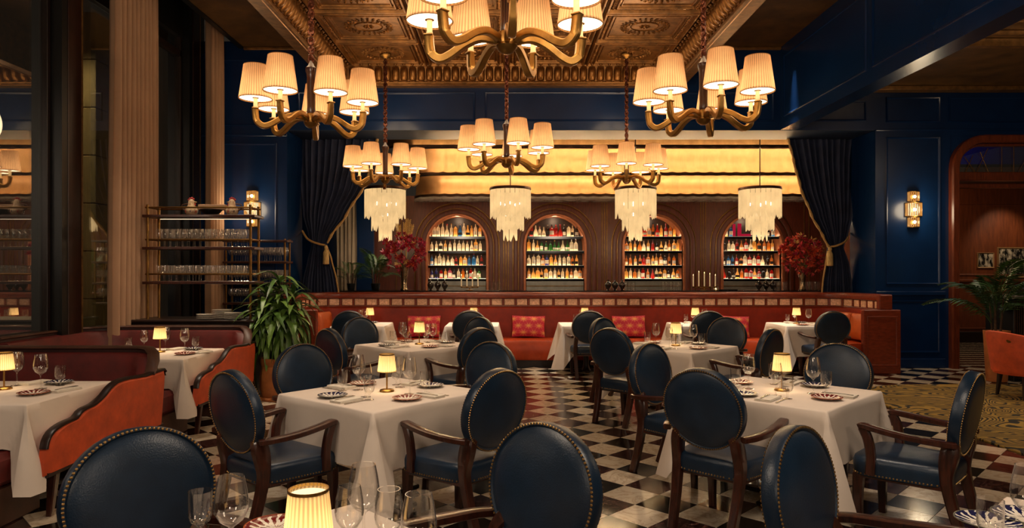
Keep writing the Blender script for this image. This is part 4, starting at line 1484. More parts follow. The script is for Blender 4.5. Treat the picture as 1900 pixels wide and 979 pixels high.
# tiles let into the band under the rail
tme = MB().rings([[(-.088, 0, -.055), (.088, 0, -.055), (.088, 0, .055), (-.088, 0, .055)], [(-.088, -.014, -.055), (.088, -.014, -.055), (.088, -.014, .055), (-.088, -.014, .055)],
                  [(-.078, -.02, -.046), (.078, -.02, -.046), (.078, -.02, .046), (-.078, -.02, .046)]], True, False, True).mesh('tile', 'tile_glaze', 0)
mme = MB().box(-.016, .016, -.028, 0, -.062, .062, .004).mesh('mullion', 'red_wood', 0)
pl_ = bpath(.02)
acc = []
for a, b in zip(pl_, pl_[1:]):
    l = math.hypot(b[0] - a[0], b[1] - a[1])
    m = max(1, int(l / .01))
    acc += [(a[0] + (b[0] - a[0]) * q / m, a[1] + (b[1] - a[1]) * q / m, math.atan2(b[1] - a[1], b[0] - a[0])) for q in range(m)]
tot = 0
last = None
nxt = .11
for p, q in zip(acc, acc[1:]):
    tot += math.hypot(q[0] - p[0], q[1] - p[1])
    if tot >= nxt:
        link('tile', tme, bq, (p[0], p[1], 1.062), p[2])
        nxt += .219
tot, nxt = 0, .11 + .1095
for p, q in zip(acc, acc[1:]):
    tot += math.hypot(q[0] - p[0], q[1] - p[1])
    if tot >= nxt:
        link('mullion', mme, bq, (p[0], p[1], 1.062), p[2])
        nxt += .219
# wing ends
for sx, x0, x1 in ((-1, XL - .06, XL + .42), (1, XR - .36, XR + .22)):
    MB().box(x0, x1, 10.82, 10.92, 0, 1.0, .012).build('end_panel', 'red_wood', bq)
    e = MB()
    frame_ring(e, x0 + .05, x1 - .05, .12, .9, 10.82, .03, .012)
    e.build('panel_molding', 'red_wood', bq)
    xe = XL if sx < 0 else XR
    MB().box(xe - .10, xe + .10, 10.84, 10.95, 1.0, 1.232, .012).build('end_post', 'red_wood', bq)
# loose back cushions on the wings
for sx, x, y, rz, w_ in ((1, 5.72, 11.22, -PI / 2, .27), (1, 5.66, 11.74, -PI / 2 + .35, .2), (-1, -3.17, 11.22, PI / 2, .27), (-1, -3.1, 11.75, PI / 2 - .3, .22)):
    mb = MB()
    mb.rings([[(x_, -.055 * k_, z_) for x_, z_ in rrect(w_ * s_, .21 * s_, .03, 3)] for s_, k_ in ((.9, -1), (1, -.6), (1, .6), (.9, 1.15), (.4, 1.4))])
    o = mb.build('wing_cushion', 'orange_leather', None, (x, y, .70), smooth=60)
    o.rotation_euler = (rad(-8), 0, rz)
    tag(o, 'orange leather back cushion on the %s wing of the banquette, %s' % (('right', 'nearer its end') if sx > 0 and y < 11.5 else ('right', 'in its corner') if sx > 0 else ('left', 'nearer its end') if y < 11.5 else ('left', 'in its corner')), 'cushion', 'wing cushions of the banquette')
# printed cushions
for k, (x, tl, lb_) in enumerate(((-1.42, .0, 'red patterned cushion between the first and second banquette tables'), (.375, .02, 'red patterned cushion between the second and third banquette tables'),
                                  (2.1, -.02, 'red patterned cushion between the third and fourth banquette tables'), (3.88, .05, 'red patterned cushion mostly hidden behind chairs, beside the fourth banquette table'))):
    mb = MB()
    nU, nV = 12, 9

    def cf_(sg):
        def fn(u, v):
            a, b = 2 * u - 1, 2 * v - 1
            edge = (1 - a ** 4) * (1 - b ** 4)
            pinch = 1 - .07 * (abs(a * b))
            ws, hs = .285 * (1 - .05 * (1 - b * b) * 1), .185 * (1 - .07 * (1 - a * a))
            return (a * ws, sg * (.008 + .075 * max(0, edge) ** .6) * -1, b * hs)
        return fn
    mb.grid(cf_(1), nU, nV)
    mb.grid(cf_(-1), nU, nV)
    o = mb.build('printed_cushion', 'cushion_print', None, (x, 11.93, .655), smooth=80)
    o.rotation_euler = (rad(-14), tl, 0)
    tag(o, lb_, 'cushion', 'red printed cushions')

# ------------------------------------------------------------------ booths on the left
def booth(dx, dy, n):
    where = 'nearer' if n == 0 else 'farther'
    t = thing('booth', '%s curved booth of burgundy velvet with an orange scalloped side wing' % where, 'booth', (dx, dy, 0), 0, 'curved velvet booths')
    X1 = -2.93
    top = [(5.96, .70), (5.94, .755), (5.65, .748), (5.40, .765), (5.27, .765), (5.20, .755), (5.13, .73), (5.06, .69), (4.98, .66), (4.92, .645), (4.84, .64), (4.78, .625), (4.73, .595), (4.64, .59), (4.56, .58), (4.48, .555), (4.435, .51), (4.42, .46)]
    poly = [(4.40, .30)] + [(4.42, .46)] + top[::-1][1:] + [(5.9, .30)]
    rs = []
    for off, s_ in ((0, .94), (.02, 1), (.06, 1), (.075, .95)):
        cy, cz = 5.2, .5
        rs.append([(X1 - off + .02, cy + (y - cy) * s_, cz + (z - cz) * s_) for y, z in poly])
    MB().rings(rs).build('side_wing', 'orange_velvet', t, smooth=25)
    MB().tube([(X1 - .012, y, z + .008) for y, z in bez(top, 2)], (.026, .011), square=True).build('wing_rail', 'dark_wood', t)
    MB().tube([(X1 - .02, 4.42, .3), (X1 - .02, 5.9, .3)], (.04, .016), square=True).build('wing_base', 'dark_wood', t)
    for y in (4.58, 5.75):
        MB().tube([(X1 - .05, y, .3), (X1 - .06, y - .03, 0)], [(.03, .03), (.018, .018)], square=True, up=(0, 1, 0)).build('leg', 'mahogany', t)
    # U-shaped back: window side, far side, rounded corner at the aisle
    def bp(o_):
        r1, r2 = .55 - o_, .3 - o_
        xl, yb, xr = -4.93 + o_, 6.05 - o_, X1 - .02 - o_
        p = [(xl, 4.5)] + [(xl + r1 - r1 * cos(PI / 2 * k / 6), yb - r1 + r1 * sin(PI / 2 * k / 6)) for k in range(7)]
        p += [(xr - r2 + r2 * sin(PI / 2 * k / 5), yb - r2 + r2 * cos(PI / 2 * k / 5)) for k in range(6)]
        return p

    def hz(i, L):
        # height falls at both ends
        q = i / (L - 1)
        return 1.0 - .20 * max(0, (q - .72) / .28) ** 2.2

    def bsweep(prof, nm, m):
        ps = [bp(o_) for o_, z in prof]
        L = len(ps[0])
        MB().rings([[(ps[j][i][0], ps[j][i][1], prof[j][1] * (hz(i, L) if prof[j][1] > .5 else 1)) for j in range(len(prof))] for i in range(L)]).build(nm, m, t, smooth=50)
    bsweep([(-.03, .05), (.035, .05), (.035, .93), (-.03, .93)], 'back_shell', 'burgundy_shell')
    bsweep([(.03, .44), (.15, .44), (.145, .82), (.11, .89), (.03, .90)], 'back_pad', 'burgundy')
    bsweep([(-.04, .925), (.04, .925), (.05, .935), (.04, .95), (-.03, .953), (-.045, .94)], 'cap_rail', 'cap_rail')

    def seat(prof, nm, m):
        ps = [bp(o_) for o_, z in prof]
        L = len(ps[0])
        MB().rings([[(ps[j][i][0], ps[j][i][1], prof[j][1]) for j in range(len(prof))] for i in range(L)]).build(nm, m, t, smooth=40)
    po = [(-4.78, 4.5), (-4.78, 5.5), (-4.45, 5.9), (-3.2, 5.9), (-3.06, 5.75), (-3.06, 5.38), (-4.2, 5.38), (-4.3, 5.28), (-4.3, 4.5)]
    MB().prism(po, 'z', .26, .46).build('seat', 'burgundy', t, smooth=20)
    MB().prism(po, 'z', .0, .26).build('seat_base', 'cap_rail', t, smooth=20)
    # bench on the near side of the table
    MB().box(-4.9, -3.13, 3.95, 4.72, .25, .46, .04).build('near_seat', 'burgundy', t)
    MB().box(-4.88, -3.15, 3.97, 4.70, .0, .25, .01).build('seat_base', 'cap_rail', t)
    return t


booth(0, 0, 0)
booth(-.06, 2.3, 1)
table(-3.62, 4.88, 0, .58, .48, 'booth table under a white cloth, nearer the camera', 'white cloth over the nearer booth table, its corner hanging low', 'booth tables', .27, .54, 31, cf=.08, spread=.12)
table(-3.66, 7.16, 0, .55, .48, 'booth table under a white cloth, farther from the camera', 'white cloth over the farther booth table, its corner hanging low', 'booth tables', .27, .54, 32, cf=.08, spread=.12)


# ------------------------------------------------------------------ table settings
TZ = .7555
WG = MB().lathe([(.036, 0), (.036, .002), (.012, .005), (.0045, .012), (.004, .085), (.008, .094), (.026, .108), (.039, .130), (.042, .15), (.039, .185), (.032, .225), (.0308, .225),
                 (.0375, .185), (.0405, .15), (.0375, .131), (.025, .11), (.0, .099)], 24).mesh('wine_glass', 'clear_glass', 60)
BG = MB().lathe([(.04, 0), (.04, .002), (.012, .005), (.0045, .014), (.004, .095), (.009, .104), (.034, .122), (.048, .15), (.049, .172), (.044, .21), (.036, .25), (.0348, .25),
                 (.0425, .21), (.0475, .172), (.0465, .151), (.033, .124), (.0, .110)], 24).mesh('wine_glass', 'clear_glass', 60)
GO = MB().lathe([(.031, 0), (.031, .002), (.012, .005), (.006, .012), (.0055, .035), (.012, .043), (.03, .055), (.036, .075), (.037, .15), (.0358, .15), (.0348, .076), (.029, .058), (.0, .047)], 22).mesh('water_goblet', 'clear_glass', 60)
TU = MB().lathe([(.031, 0), (.036, .004), (.039, .105), (.0375, .105), (.0345, .008), (.0, .007)], 22).mesh('tumbler', 'clear_glass', 60)
plt_prof = [(.045, 0), (.05, .004), (.075, .010), (.098, .018), (.099, .020), (.096, .021), (.072, .013), (.05, .007), (.0, .006)]
PLR = MB().lathe(plt_prof, 36).mesh('side_plate', 'plate_red', 50)
PLB = MB().lathe(plt_prof, 36).mesh('side_plate', 'plate_blue', 50)
NAP = MB().box(-.055, .055, -.10, .10, 0, .006, .003).box(-.052, .054, -.098, .099, .0065, .011, .002).box(-.055, .05, -.1, .098, .0115, .016, .002).mesh('napkin', 'napkin', 30)


def fork_mesh():
    mb = MB()
    mb.tube([(0, -.09, .003), (0, -.03, .006), (0, .03, .007)], [(.005, .0015), (.0035, .0015), (.005, .0015)], square=True)
    mb.tube([(0, .03, .007), (0, .045, .006), (0, .055, .006)], [(.005, .0015), (.011, .0015), (.011, .0015)], square=True)
    for k in range(4):
        x = -.0095 + k * .0063
        mb.tube([(x, .05, .006), (x, .085, .004)], (.0018, .0012), square=True)
    return mb.mesh('fork', 'steel', 40)


def knife_mesh():
    mb = MB()
    mb.tube([(0, -.11, .004), (0, -.02, .004)], [(.006, .003), (.005, .003)], square=True)
    mb.rings([[(-.005, -.02, .003), (.006, -.02, .003), (.006, -.02, .005), (-.005, -.02, .005)], [(-.007, .05, .003), (.006, .05, .003), (.006, .05, .004), (-.007, .05, .004)],
              [(.0, .1, .003), (.005, .1, .003), (.005, .1, .004), (.0, .1, .004)]])
    return mb.mesh('knife', 'steel', 40)


FK, KN = fork_mesh(), knife_mesh()
GRP = {'wine_glass': 'wine glasses set on the tables', 'water_goblet': 'water goblets set on the tables', 'side_plate': 'painted side plates', 'napkin': 'folded napkins', 'fork': 'forks on the tables', 'knife': 'knives on the tables', 'tumbler': 'tumblers set on the tables'}


def put(kind, me, x, y, z, rz, label, cat, group=None):
    return tag(link(kind, me, None, (x, y, z), rz), label, cat, group or GRP.get(kind))


def place_setting(x, y, fx, fy, who, plate='red', full=True, glass_side=1):
    """x, y: a point at the table's edge before the guest; f: the way the guest faces; who: words that single the seat out"""
    l = math.hypot(fx, fy)
    fx, fy = fx / l, fy / l
    rx, ry = fy, -fx                       # guest's right
    a = math.atan2(-fx, fy)

    def P(r, f):
        return (x + rx * r + fx * f, y + ry * r + fy * f)
    p = P(-.10, .15)
    put('side_plate', PLR if plate == 'red' else PLB, *p, TZ, R.random() * 6, '%s patterned side plate %s' % ('red' if plate == 'red' else 'navy', who), 'plate')
    p = P(.08, .13)
    put('napkin', NAP, *p, TZ, a + .08, 'folded off-white napkin %s' % who, 'napkin')
    put('fork', FK, p[0] - rx * .02, p[1] - ry * .02, TZ + .016, a + .15, 'silver fork on the napkin %s' % who, 'fork')
    p = P(.165, .15)
    put('knife', KN, *p, TZ, a + .1, 'silver knife beside the napkin %s' % who, 'knife')
    p = P(.06, .30)
    put('wine_glass', BG if plate == 'red' else WG, *p, TZ, 0, 'clear long-stemmed wine glass %s' % who, 'glass')
    if full:
        p = P(.16, .25)
        put('water_goblet', GO, *p, TZ, 0, 'clear short-stemmed water goblet %s' % who, 'glass')


def make_table_lamp():
    t = thing('table_lamp', 'x', 'table lamp')
    MB().lathe([(.0, 0), (.05, 0), (.052, .004), (.05, .012), (.044, .016), (.01, .018)], 28).build('lamp_base', 'brass', t)
    MB().lathe([(.006, .016), (.006, .15)], 12).build('stem', 'brass', t)
    n = 60
    rows = [(.064, .138), (.064, .145), (.052, .258), (.051, .264)]
    sh = MB().rings([[(r * (1 + .022 * (-1) ** i) * cos(2 * PI * i / n), r * (1 + .022 * (-1) ** i) * sin(2 * PI * i / n), z) for i in range(n)] for r, z in rows], True, False, False).build('lamp_shade', 'table_shade', t, smooth=60)
    link('bulb_light', bulb_data('table_bulb', .14, .015), sh, (0, 0, .19))
    for r, z, h in ((.0535, .26, .004), (.066, .14, .0022)):
        MB().lathe([(r - .0025, z - h), (r, z - h), (r, z + h), (r - .0025, z + h), (r - .0025, z - h)], 32).build('brass_rim', 'brass', sh)
    MB().lathe([(.0, .250), (.0505, .250)], 24).build('shade_diffuser', 'lamp_glow', sh, smooth=0)  # glowing disc added to make the open top look bright
    MB().lathe([(.0065, .147), (.062, .146)], 24).build('shade_diffuser', 'lamp_glow2', sh, smooth=0)  # glowing disc added to throw the pool of light on the table
    return t


emat('lamp_glow', 'ffe2ae', 1.6)
emat('lamp_glow2', 'ffdca6', 9)
TL0 = make_table_lamp()
TLN = []


def table_lamp(x, y, z, label):
    o = TL0 if not TLN else copy_tree(TL0)
    TLN.append(o)
    o.location = (x, y, z)
    tag(o, label, 'table lamp', 'little brass table lamps with pleated shades')


sidew = {'NE': 'far right', 'NW': 'far left', 'SW': 'near left', 'SE': 'near right'}
for tb in ('T1', 'T2', 'T3', 'T4'):
    cx, cy, an = TBL[tb]
    a = rad(an)
    u, v = (sin(a), cos(a)), (-cos(a), sin(a))
    table_lamp(cx + .02, cy + .02, TZ, 'brass table lamp with lit pleated shade on %s' % TN[tb])
    for sd, o_ in (('NE', u), ('SW', (-u[0], -u[1])), ('NW', v), ('SE', (-v[0], -v[1]))):
        place_setting(cx + o_[0] * .505, cy + o_[1] * .505, -o_[0], -o_[1], 'at the %s seat of %s' % (sidew[sd], TN[tb]), 'red' if sd in ('SE', 'NW') else 'blue')
# foreground table
table_lamp(-.53, 1.86, TZ, 'brass table lamp on the foreground table, cut by the bottom edge')
for me, kd, x, y, lb_, ct in ((GO, 'water_goblet', -.97, 2.2, 'water goblet at the left corner of the foreground table', 'glass'), (BG, 'wine_glass', -.80, 2.02, 'round wine glass left of the lamp on the foreground table', 'glass'),
                              (BG, 'wine_glass', -.44, 2.14, 'tall wine glass right behind the lamp on the foreground table', 'glass'), (WG, 'wine_glass', -.335, 1.98, 'wine glass just right of the tallest one on the foreground table', 'glass'),
                              (BG, 'wine_glass', -.235, 1.86, 'wine glass at the right edge of the foreground table, seen from above', 'glass'), (TU, 'tumbler', -.70, 1.97, 'tumbler beside the lamp on the foreground table', 'glass'),
                              (PLR, 'side_plate', -.755, 2.27, 'red patterned side plate half hidden behind the lamp of the foreground table', 'plate')):
    put(kd, me, x, y, TZ, 0, lb_, ct)
place_setting(-.20, 2.18, -.7, -.7, 'at the far right seat of the foreground table', 'blue', False)
# bottom right corner table
for me, kd, x, y, lb_, ct in ((GO, 'water_goblet', 1.475, 2.12, 'water goblet on the bottom right corner table', 'glass'), (BG, 'wine_glass', 1.60, 2.13, 'wine glass at the right edge on the bottom right corner table', 'glass'),
                              (PLB, 'side_plate', 1.60, 2.31, 'navy patterned plate behind the water goblet on the corner table', 'plate'), (PLB, 'side_plate', 1.76, 2.36, 'navy patterned plate at the right edge on the corner table', 'plate')):
    put(kd, me, x, y, TZ, 0, lb_, ct)
# banquette tables
for k, x in enumerate(BX):
    nm = 'the %s banquette table' % ORD[k]
    table_lamp(x + (.03 if k else .1) - .02 * k, 11.2, TZ, 'brass table lamp with lit shade on %s from the left' % nm)
    place_setting(x, 10.70, 0, 1, 'at the chair side of %s' % nm, 'red', False)
    place_setting(x, 11.54, 0, -1, 'at the bench side of %s' % nm, 'blue', True)
# booth tables
for nm, dx, dy in (('nearer', 0, 0), ('farther', -.02, 2.28)):
    w_ = 'on the %s booth table' % nm
    table_lamp(-3.60 + dx, 4.98 + dy, TZ, 'brass table lamp with lit shade %s' % w_)
    for me, kd, x, y, lb_, ct in ((BG, 'wine_glass', -3.35, 5.0, 'wine glass right of the lamp', 'glass'), (GO, 'water_goblet', -3.30, 5.14, 'water goblet right of the lamp', 'glass'), (BG, 'wine_glass', -3.62, 5.14, 'wine glass close behind the lamp', 'glass'),
                                  (WG, 'wine_glass', -3.80, 5.05, 'wine glass left of the lamp', 'glass'), (GO, 'water_goblet', -3.93, 4.98, 'water goblet left of the lamp', 'glass'),
                                  (PLR, 'side_plate', -3.24, 4.76, 'red patterned plate at the near corner', 'plate'), (PLB, 'side_plate', -3.36, 5.22, 'navy patterned plate at the far side', 'plate'),
                                  (NAP, 'napkin', -3.13, 4.92, 'folded napkin at the aisle edge', 'napkin'), (NAP, 'napkin', -3.55, 5.24, 'folded napkin at the far side', 'napkin'), (FK, 'fork', -3.12, 4.93, 'fork on the napkin at the aisle edge', 'fork')):
        o = put(kd, me, x + dx, y + dy, TZ + (.016 if kd == 'fork' else 0), -.3 if kd in ('napkin', 'fork') else 0, lb_ + ' ' + w_, ct)

# ------------------------------------------------------------------ service station with the glass rack
sc_ = thing('service_counter', 'dark wood service counter behind the farther booth', 'counter', (-3.92, 8.85, 0))
MB().box(-.80, .80, -.32, .32, 0, .97, .008).build('cabinet', 'dark_wood', sc_)
MB().box(-.83, .83, -.35, .35, .97, 1.005, .008).build('countertop', 'dark_wood', sc_)
for k in range(3):
    MB().box(-.78 + k * .52, -.28 + k * .52, -.335, -.32, .08, .92, .006).build('door', 'dark_wood', sc_)


def make_rack(w, d, shelves, top, label, loc, z0, rails=True, inset=.06):
    t = thing('glass_rack', label, 'shelf rack', loc)
    for sx in (-1, 1):
        for sy in (-1, 1):
            MB().lathe([(.016, z0), (.016, top)], 10, Matrix.Translation((sx * (w - inset), sy * (d - .03), 0))).build('post', 'old_brass', t)
    for z in shelves:
        MB().box(-w, w, -d, d, z - .035, z, .006).build('shelf', 'mahogany', t)
        if rails:
            for sy in (-1, 1):
                MB().tube([(-w + .03, sy * (d - .03), z + .09), (w - .03, sy * (d - .03), z + .09)], .011, 8).build('rail', 'old_brass', t)
            for sx in (-1, 1):
                MB().tube([(sx * (w - inset), -d + .03, z + .09), (sx * (w - inset), d - .03, z + .09)], .011, 8).build('rail', 'old_brass', t)
        if rails and z == shelves[-1]:
            MB().box(-w + .08, w - .16, d - .04, d - .034, z - .039, z - .035).build('light_strip', 'rack_led', t, smooth=0)
    return t


make_rack(.70, .17, [1.475, 1.905, 2.305], 2.43, 'tall brass and wood glass rack on the dark service counter', (-3.83, 8.80, 0), 1.005)
WGs = MB().lathe([(.033, 0), (.033, .002), (.004, .008), (.004, .09), (.024, .108), (.037, .14), (.037, .17), (.029, .225), (.028, .225), (.0358, .17), (.0358, .14), (.0, .1)], 14).mesh('wine_glass', 'rack_glass', 60)
FLs = MB().lathe([(.03, 0), (.03, .002), (.004, .008), (.004, .07), (.024, .09), (.033, .13), (.035, .2), (.034, .2), (.0318, .13), (.0, .08)], 14).mesh('wine_glass', 'rack_glass', 60)
ORDN = ['first', 'second', 'third', 'fourth', 'fifth', 'sixth', 'seventh', 'eighth', 'ninth', 'tenth', 'eleventh', 'twelfth', 'thirteenth', 'fourteenth', 'fifteenth', 'sixteenth', 'seventeenth', 'eighteenth', 'nineteenth', 'twentieth']
ROWS = ['front', 'middle', 'back']
for r in range(2):
    for k in range(15):
        put('wine_glass', WGs, -4.36 + k * .076 + R.uniform(-.006, .006), 8.72 + r * .12, 1.905, 0, 'wine glass %s from the left, %s row, upper glass shelf of the tall rack' % (ORDN[k], ROWS[r * 2]), 'glass', 'wine glasses on the rack upper shelf')
        put('wine_glass', FLs, -4.36 + k * .076 + R.uniform(-.006, .006), 8.72 + r * .12, 1.475, 0, 'straight glass %s from the left, %s row, lower glass shelf of the tall rack' % (ORDN[k], ROWS[r * 2]), 'glass', 'straight glasses on the rack lower shelf')
make_rack(.52, .15, [.72, 1.10, 1.42, 1.76, 2.10], 2.12, 'lower rack of glasses against the blue wall, half hidden by the plant', (-4.02, 11.25, 0), 0, False, .05)
for z, nm in ((1.10, 'third'), (1.42, 'second'), (1.76, 'top')):
    for r in range(2):
        for k in range(12):
            put('wine_glass', WGs if z != 1.42 else FLs, -4.44 + k * .078, 11.2 + r * .09, z, 0, 'glass %s from the left, %s row, %s shelf of the lower rack' % (ORDN[k], ROWS[r * 2], nm), 'glass', 'glasses on the lower rack, %s shelf' % nm)
# plates on the counter
for x, n, lb_ in ((-3.72, 4, 'left'), (-3.58, 7, 'middle'), (-3.38, 5, 'right')):
    for k in range(n):
        tag(link('dinner_plate', PLR if False else MB().lathe([(.05, 0), (.09, .008), (.118, .013), (.118, .016), (.08, .011), (.0, .006)], 28).mesh('dinner_plate', 'white_china', 50) if k == 0 and n == 4 else bpy.data.meshes['dinner_plate'], None, (x, 8.62 + (.12 if n == 7 else 0), 1.006 + k * .0165)),
            'white plate, %s from the bottom in the %s stack on the service counter' % (ORDN[k], lb_), 'plate', 'white plates stacked on the counter, %s stack' % lb_)


# rooster pitchers and other things on top of the rack
def rooster(loc, rz, label):
    t = thing('rooster_pitcher', label, 'pitcher', loc, rz, 'rooster pitchers on the rack')
    MB().lathe([(.045, 0), (.062, .01), (.078, .04), (.075, .075), (.055, .105), (.042, .13), (.04, .16), (.034, .185), (.02, .2), (.0, .205)], 20).build('body', 'painted_china', t)
    MB().tube(bez([(.07, 0, .05), (.12, 0, .09), (.115, 0, .13), (.05, 0, .145)], 5), .008, 8).build('handle', 'cap_rail', t)
    MB().lathe([(.018, 0), (.012, .02), (.0, .045)], 8, Matrix.Translation((-.03, 0, .16)) @ Matrix.Rotation(rad(-80), 4, 'Y')).build('beak', 'gold_leaf', t)
    cb = MB()
    for k, (x, z, r) in enumerate(((-.025, .205, .014), (-.005, .215, .016), (.018, .21, .015), (.038, .195, .013))):
        cb.ball((x, 0, z), r, 8, 5)
    cb.build('comb', 'comb_red', t)
    MB().ball((-.045, 0, .135), .012, 8, 5, 1.6).ball((-.04, .0, .12), .009, 8, 5, 1.6).build('wattle', 'comb_red', t)
    for k in range(7):
        a = 2 * PI * k / 7
        MB().box(-.006, .006, -.001, .001, -.012, .012).build('painted_mark', 'comb_red' if k % 2 else 'dark_wood', t, (.0785 * cos(a), .0785 * sin(a), .045), a + PI / 2)
    return t


rooster((-3.97, 8.76, 2.305), PI, 'white rooster pitcher with a red comb, left one on top of the tall rack')
rooster((-3.46, 8.76, 2.305), 0, 'white rooster pitcher with a red comb, right one on top of the tall rack')
tag(MB().lathe([(.05, 0), (.09, .02), (.14, .075), (.135, .077), (.085, .026), (.0, .012)], 24).build('dark_bowl', 'black', None, (-3.74, 8.80, 2.305)), 'dark bowl between the rooster pitchers on the rack', 'bowl')
tag(MB().box(-.17, .17, -.05, .05, 0, .07, .006).build('paper_box', 'sheer', None, (-3.76, 8.90, 2.3825), .05), 'low tan box lying on the bowl between the rooster pitchers', 'box')

# ------------------------------------------------------------------ navy stage curtains with gold fringe
def px2(x, y, D):
    return ((x - 940) * D / 1290, 1.6 - (y - 503) * D / 1290)


def stage_curtain(rows, D, label, fringe_side, tie_px, seed):
    rr = random.Random(seed)
    t = thing('stage_curtain', label, 'curtain', (0, D, 0), 0, 'navy curtains tied back at the bar')
    ph = [rr.random() * 6 for _ in range(4)]
    rw = [(px2(a, y, D)[1], px2(a, y, D)[0], px2(b, y, D)[0]) for y, a, b in rows]

    def at(z):
        for (z0, a0, b0), (z1, a1, b1) in zip(rw, rw[1:]):
            if z <= z0 and z >= z1:
                q = (z0 - z) / (z0 - z1)
                q = q * q * (3 - 2 * q) * .4 + q * .6
                return a0 + (a1 - a0) * q, b0 + (b1 - b0) * q
        return rw[-1][1], rw[-1][2]
    zt, zb = rw[0][0], rw[-1][0]

    def fn(u, v):
        z = zt + (zb - zt) * v
        a, b = at(z)
        x = a + (b - a) * u
        amp = .02 + .035 * min(1, (b - a) / .9)
        d = amp * sin(2 * PI * 11 * u + 1.2 * sin(4 * u + ph[0]) + ph[1]) + .02 * sin(2 * PI * 4 * u + ph[2])
        return (x, d, z)
    MB().grid(fn, 110, 44).build('drape', 'navy_velvet', t, smooth=80)
    us = 0 if fringe_side < 0 else 1
    tie = px2(*tie_px, D)
    pth = [fn(us, k / 40) for k in range(41)]
    pth = [(p[0], p[1] - .03, p[2]) for p in pth if p[2] > tie[1] - .02]
    MB().tube(pth, [.022 + .008 * sin(k * 2.3) for k in range(len(pth))], 8).build('gold_fringe', 'gold_cord', t)
    pth2 = [fn(us, k / 40) for k in range(41)]
    pth2 = [(p[0], p[1] - .02, p[2]) for p in pth2 if p[2] < tie[1]]
    MB().tube(pth2, .014, 6).build('gold_fringe', 'gold_cord', t)
    return t, tie


tA, tie = stage_curtain([(255, 556, 702), (300, 557, 694), (344, 560, 678), (400, 564, 644), (440, 574, 614), (455, 579, 607), (480, 572, 616), (520, 563, 626), (545, 560, 630)], 12.32,
                        'navy velvet curtain with gold fringe tied back at the left end of the bar', 1, (606, 455), 2)
W0 = px2(560, 428, 12.32)
MB().tube(bez([(W0[0], .02, W0[1]), (W0[0] + .14, -.09, tie[1] + .1), (tie[0] - .1, -.12, tie[1] + .02), (tie[0], -.1, tie[1])], 6), .018, 8).build('tieback', 'gold_cord', tA)
TAS = MB().lathe([(.012, 0), (.03, -.02), (.034, -.05), (.024, -.075), (.03, -.085), (.05, -.13), (.055, -.33), (.03, -.34), (.0, -.335)][::-1], 14)
TAS.build('tassel', 'tassel', tA, (tie[0] + .02, -.12, tie[1]))
tB, tie = stage_curtain([(255, 1458, 1592), (300, 1469, 1586), (350, 1482, 1583), (400, 1502, 1580), (440, 1524, 1571), (458, 1534, 1563), (490, 1529, 1574), (520, 1524, 1578), (545, 1522, 1580)], 12.32,
                        'navy velvet curtain with gold fringe tied back at the right end of the bar', -1, (1536, 458), 5)
W0 = px2(1577, 432, 12.32)
MB().tube(bez([(W0[0], .02, W0[1]), (W0[0] - .12, -.09, tie[1] + .1), (tie[0] + .1, -.12, tie[1] + .02), (tie[0], -.1, tie[1])], 6), .018, 8).build('tieback', 'gold_cord', tB)
TAS.build('tassel', 'tassel', tB, (tie[0] - .02, -.12, tie[1]))

# ------------------------------------------------------------------ bar counter and the things on it
BT = 1.255
bc = thing('bar_counter', 'long bar counter with a dark polished top behind the banquette', 'bar', (1.25, 12.75, 0))
MB().box(-4.6, 4.6, -.36, .35, 0, 1.2, .01).build('bar_body', 'bar_wood', bc)
MB().box(-4.62, 4.62, -.38, .42, 1.212, BT, .006).build('bar_top', 'black_gloss', bc)


def barx(px, D=12.7):
    return (px - 940) * D / 1290


GL = MB().lathe([(.028, 0), (.03, .004), (.02, .012), (.03, .03), (.058, .075), (.062, .1), (.05, .135), (.025, .155), (.018, .165), (.02, .19), (.0, .195)], 18).mesh('round_decanter', 'smoke_glass', 50)
for c, px, wh in ((0, 813, 'leftmost three'), (1, 1140, 'middle three'), (2, 1418, 'rightmost three')):
    for k in range(3):
        put('round_decanter', GL, barx(px + (k - 1) * 13), 12.62, BT, 0, 'round dark decanter on the bar, %s of the %s' % (['first', 'second', 'third'][k], wh), 'decanter', 'round decanters on the bar')
for c, px, n, wh in ((0, 920, 4, 'right of the leftmost niche'), (1, 1170, 3, 'before the third niche, beside the decanters'), (2, 1246, 5, 'before the third niche, at its right'), (3, 1448, 4, 'before the rightmost niche'), (4, 1508, 4, 'beside the right curtain')):
    for k in range(n):
        put('tumbler', MBT if k or c else globals().setdefault('MBT', MB().lathe([(.03, 0), (.034, .004), (.036, .16), (.0345, .16), (.032, .008), (.0, .007)], 14).mesh('bar_tumbler', 'clear_glass', 60)), barx(px + (k - n / 2) * 7.2), 12.6 + .05 * (k % 2), BT, 0,
            'tall bar glass, %s from left, on the counter %s' % (ORDN[k], wh), 'glass', 'bar glasses on the counter')


def candelabrum(px, n, label):
    t = thing('candelabrum', label, 'candle holder', (barx(px), 12.6, BT))
    MB().lathe([(.07, 0), (.07, .008), (.015, .02), (.008, .05)], 16).build('base', 'old_brass', t)
    MB().tube([(-.05 * (n - 1), 0, .05), (.05 * (n - 1), 0, .05)], .008, 8).build('cross_arm', 'old_brass', t)
    for k in range(n):
        x = (k - (n - 1) / 2) * .1
        MB().lathe([(.006, .05), (.02, .065), (.016, .075)], 10, Matrix.Translation((x, 0, 0))).build('cup', 'old_brass', t)
        h = .19 + .02 * ((k * 3) % 4)
        c = MB().lathe([(.011, .07), (.010, .07 + h), (.0, .075 + h)], 10, Matrix.Translation((x, 0, 0))).build('candle', 'candle_wax', t)
        MB().lathe([(.0, .075 + h), (.005, .085 + h), (.0, .108 + h)], 6, Matrix.Translation((x, 0, 0))).build('flame', 'flame', c)
    return t


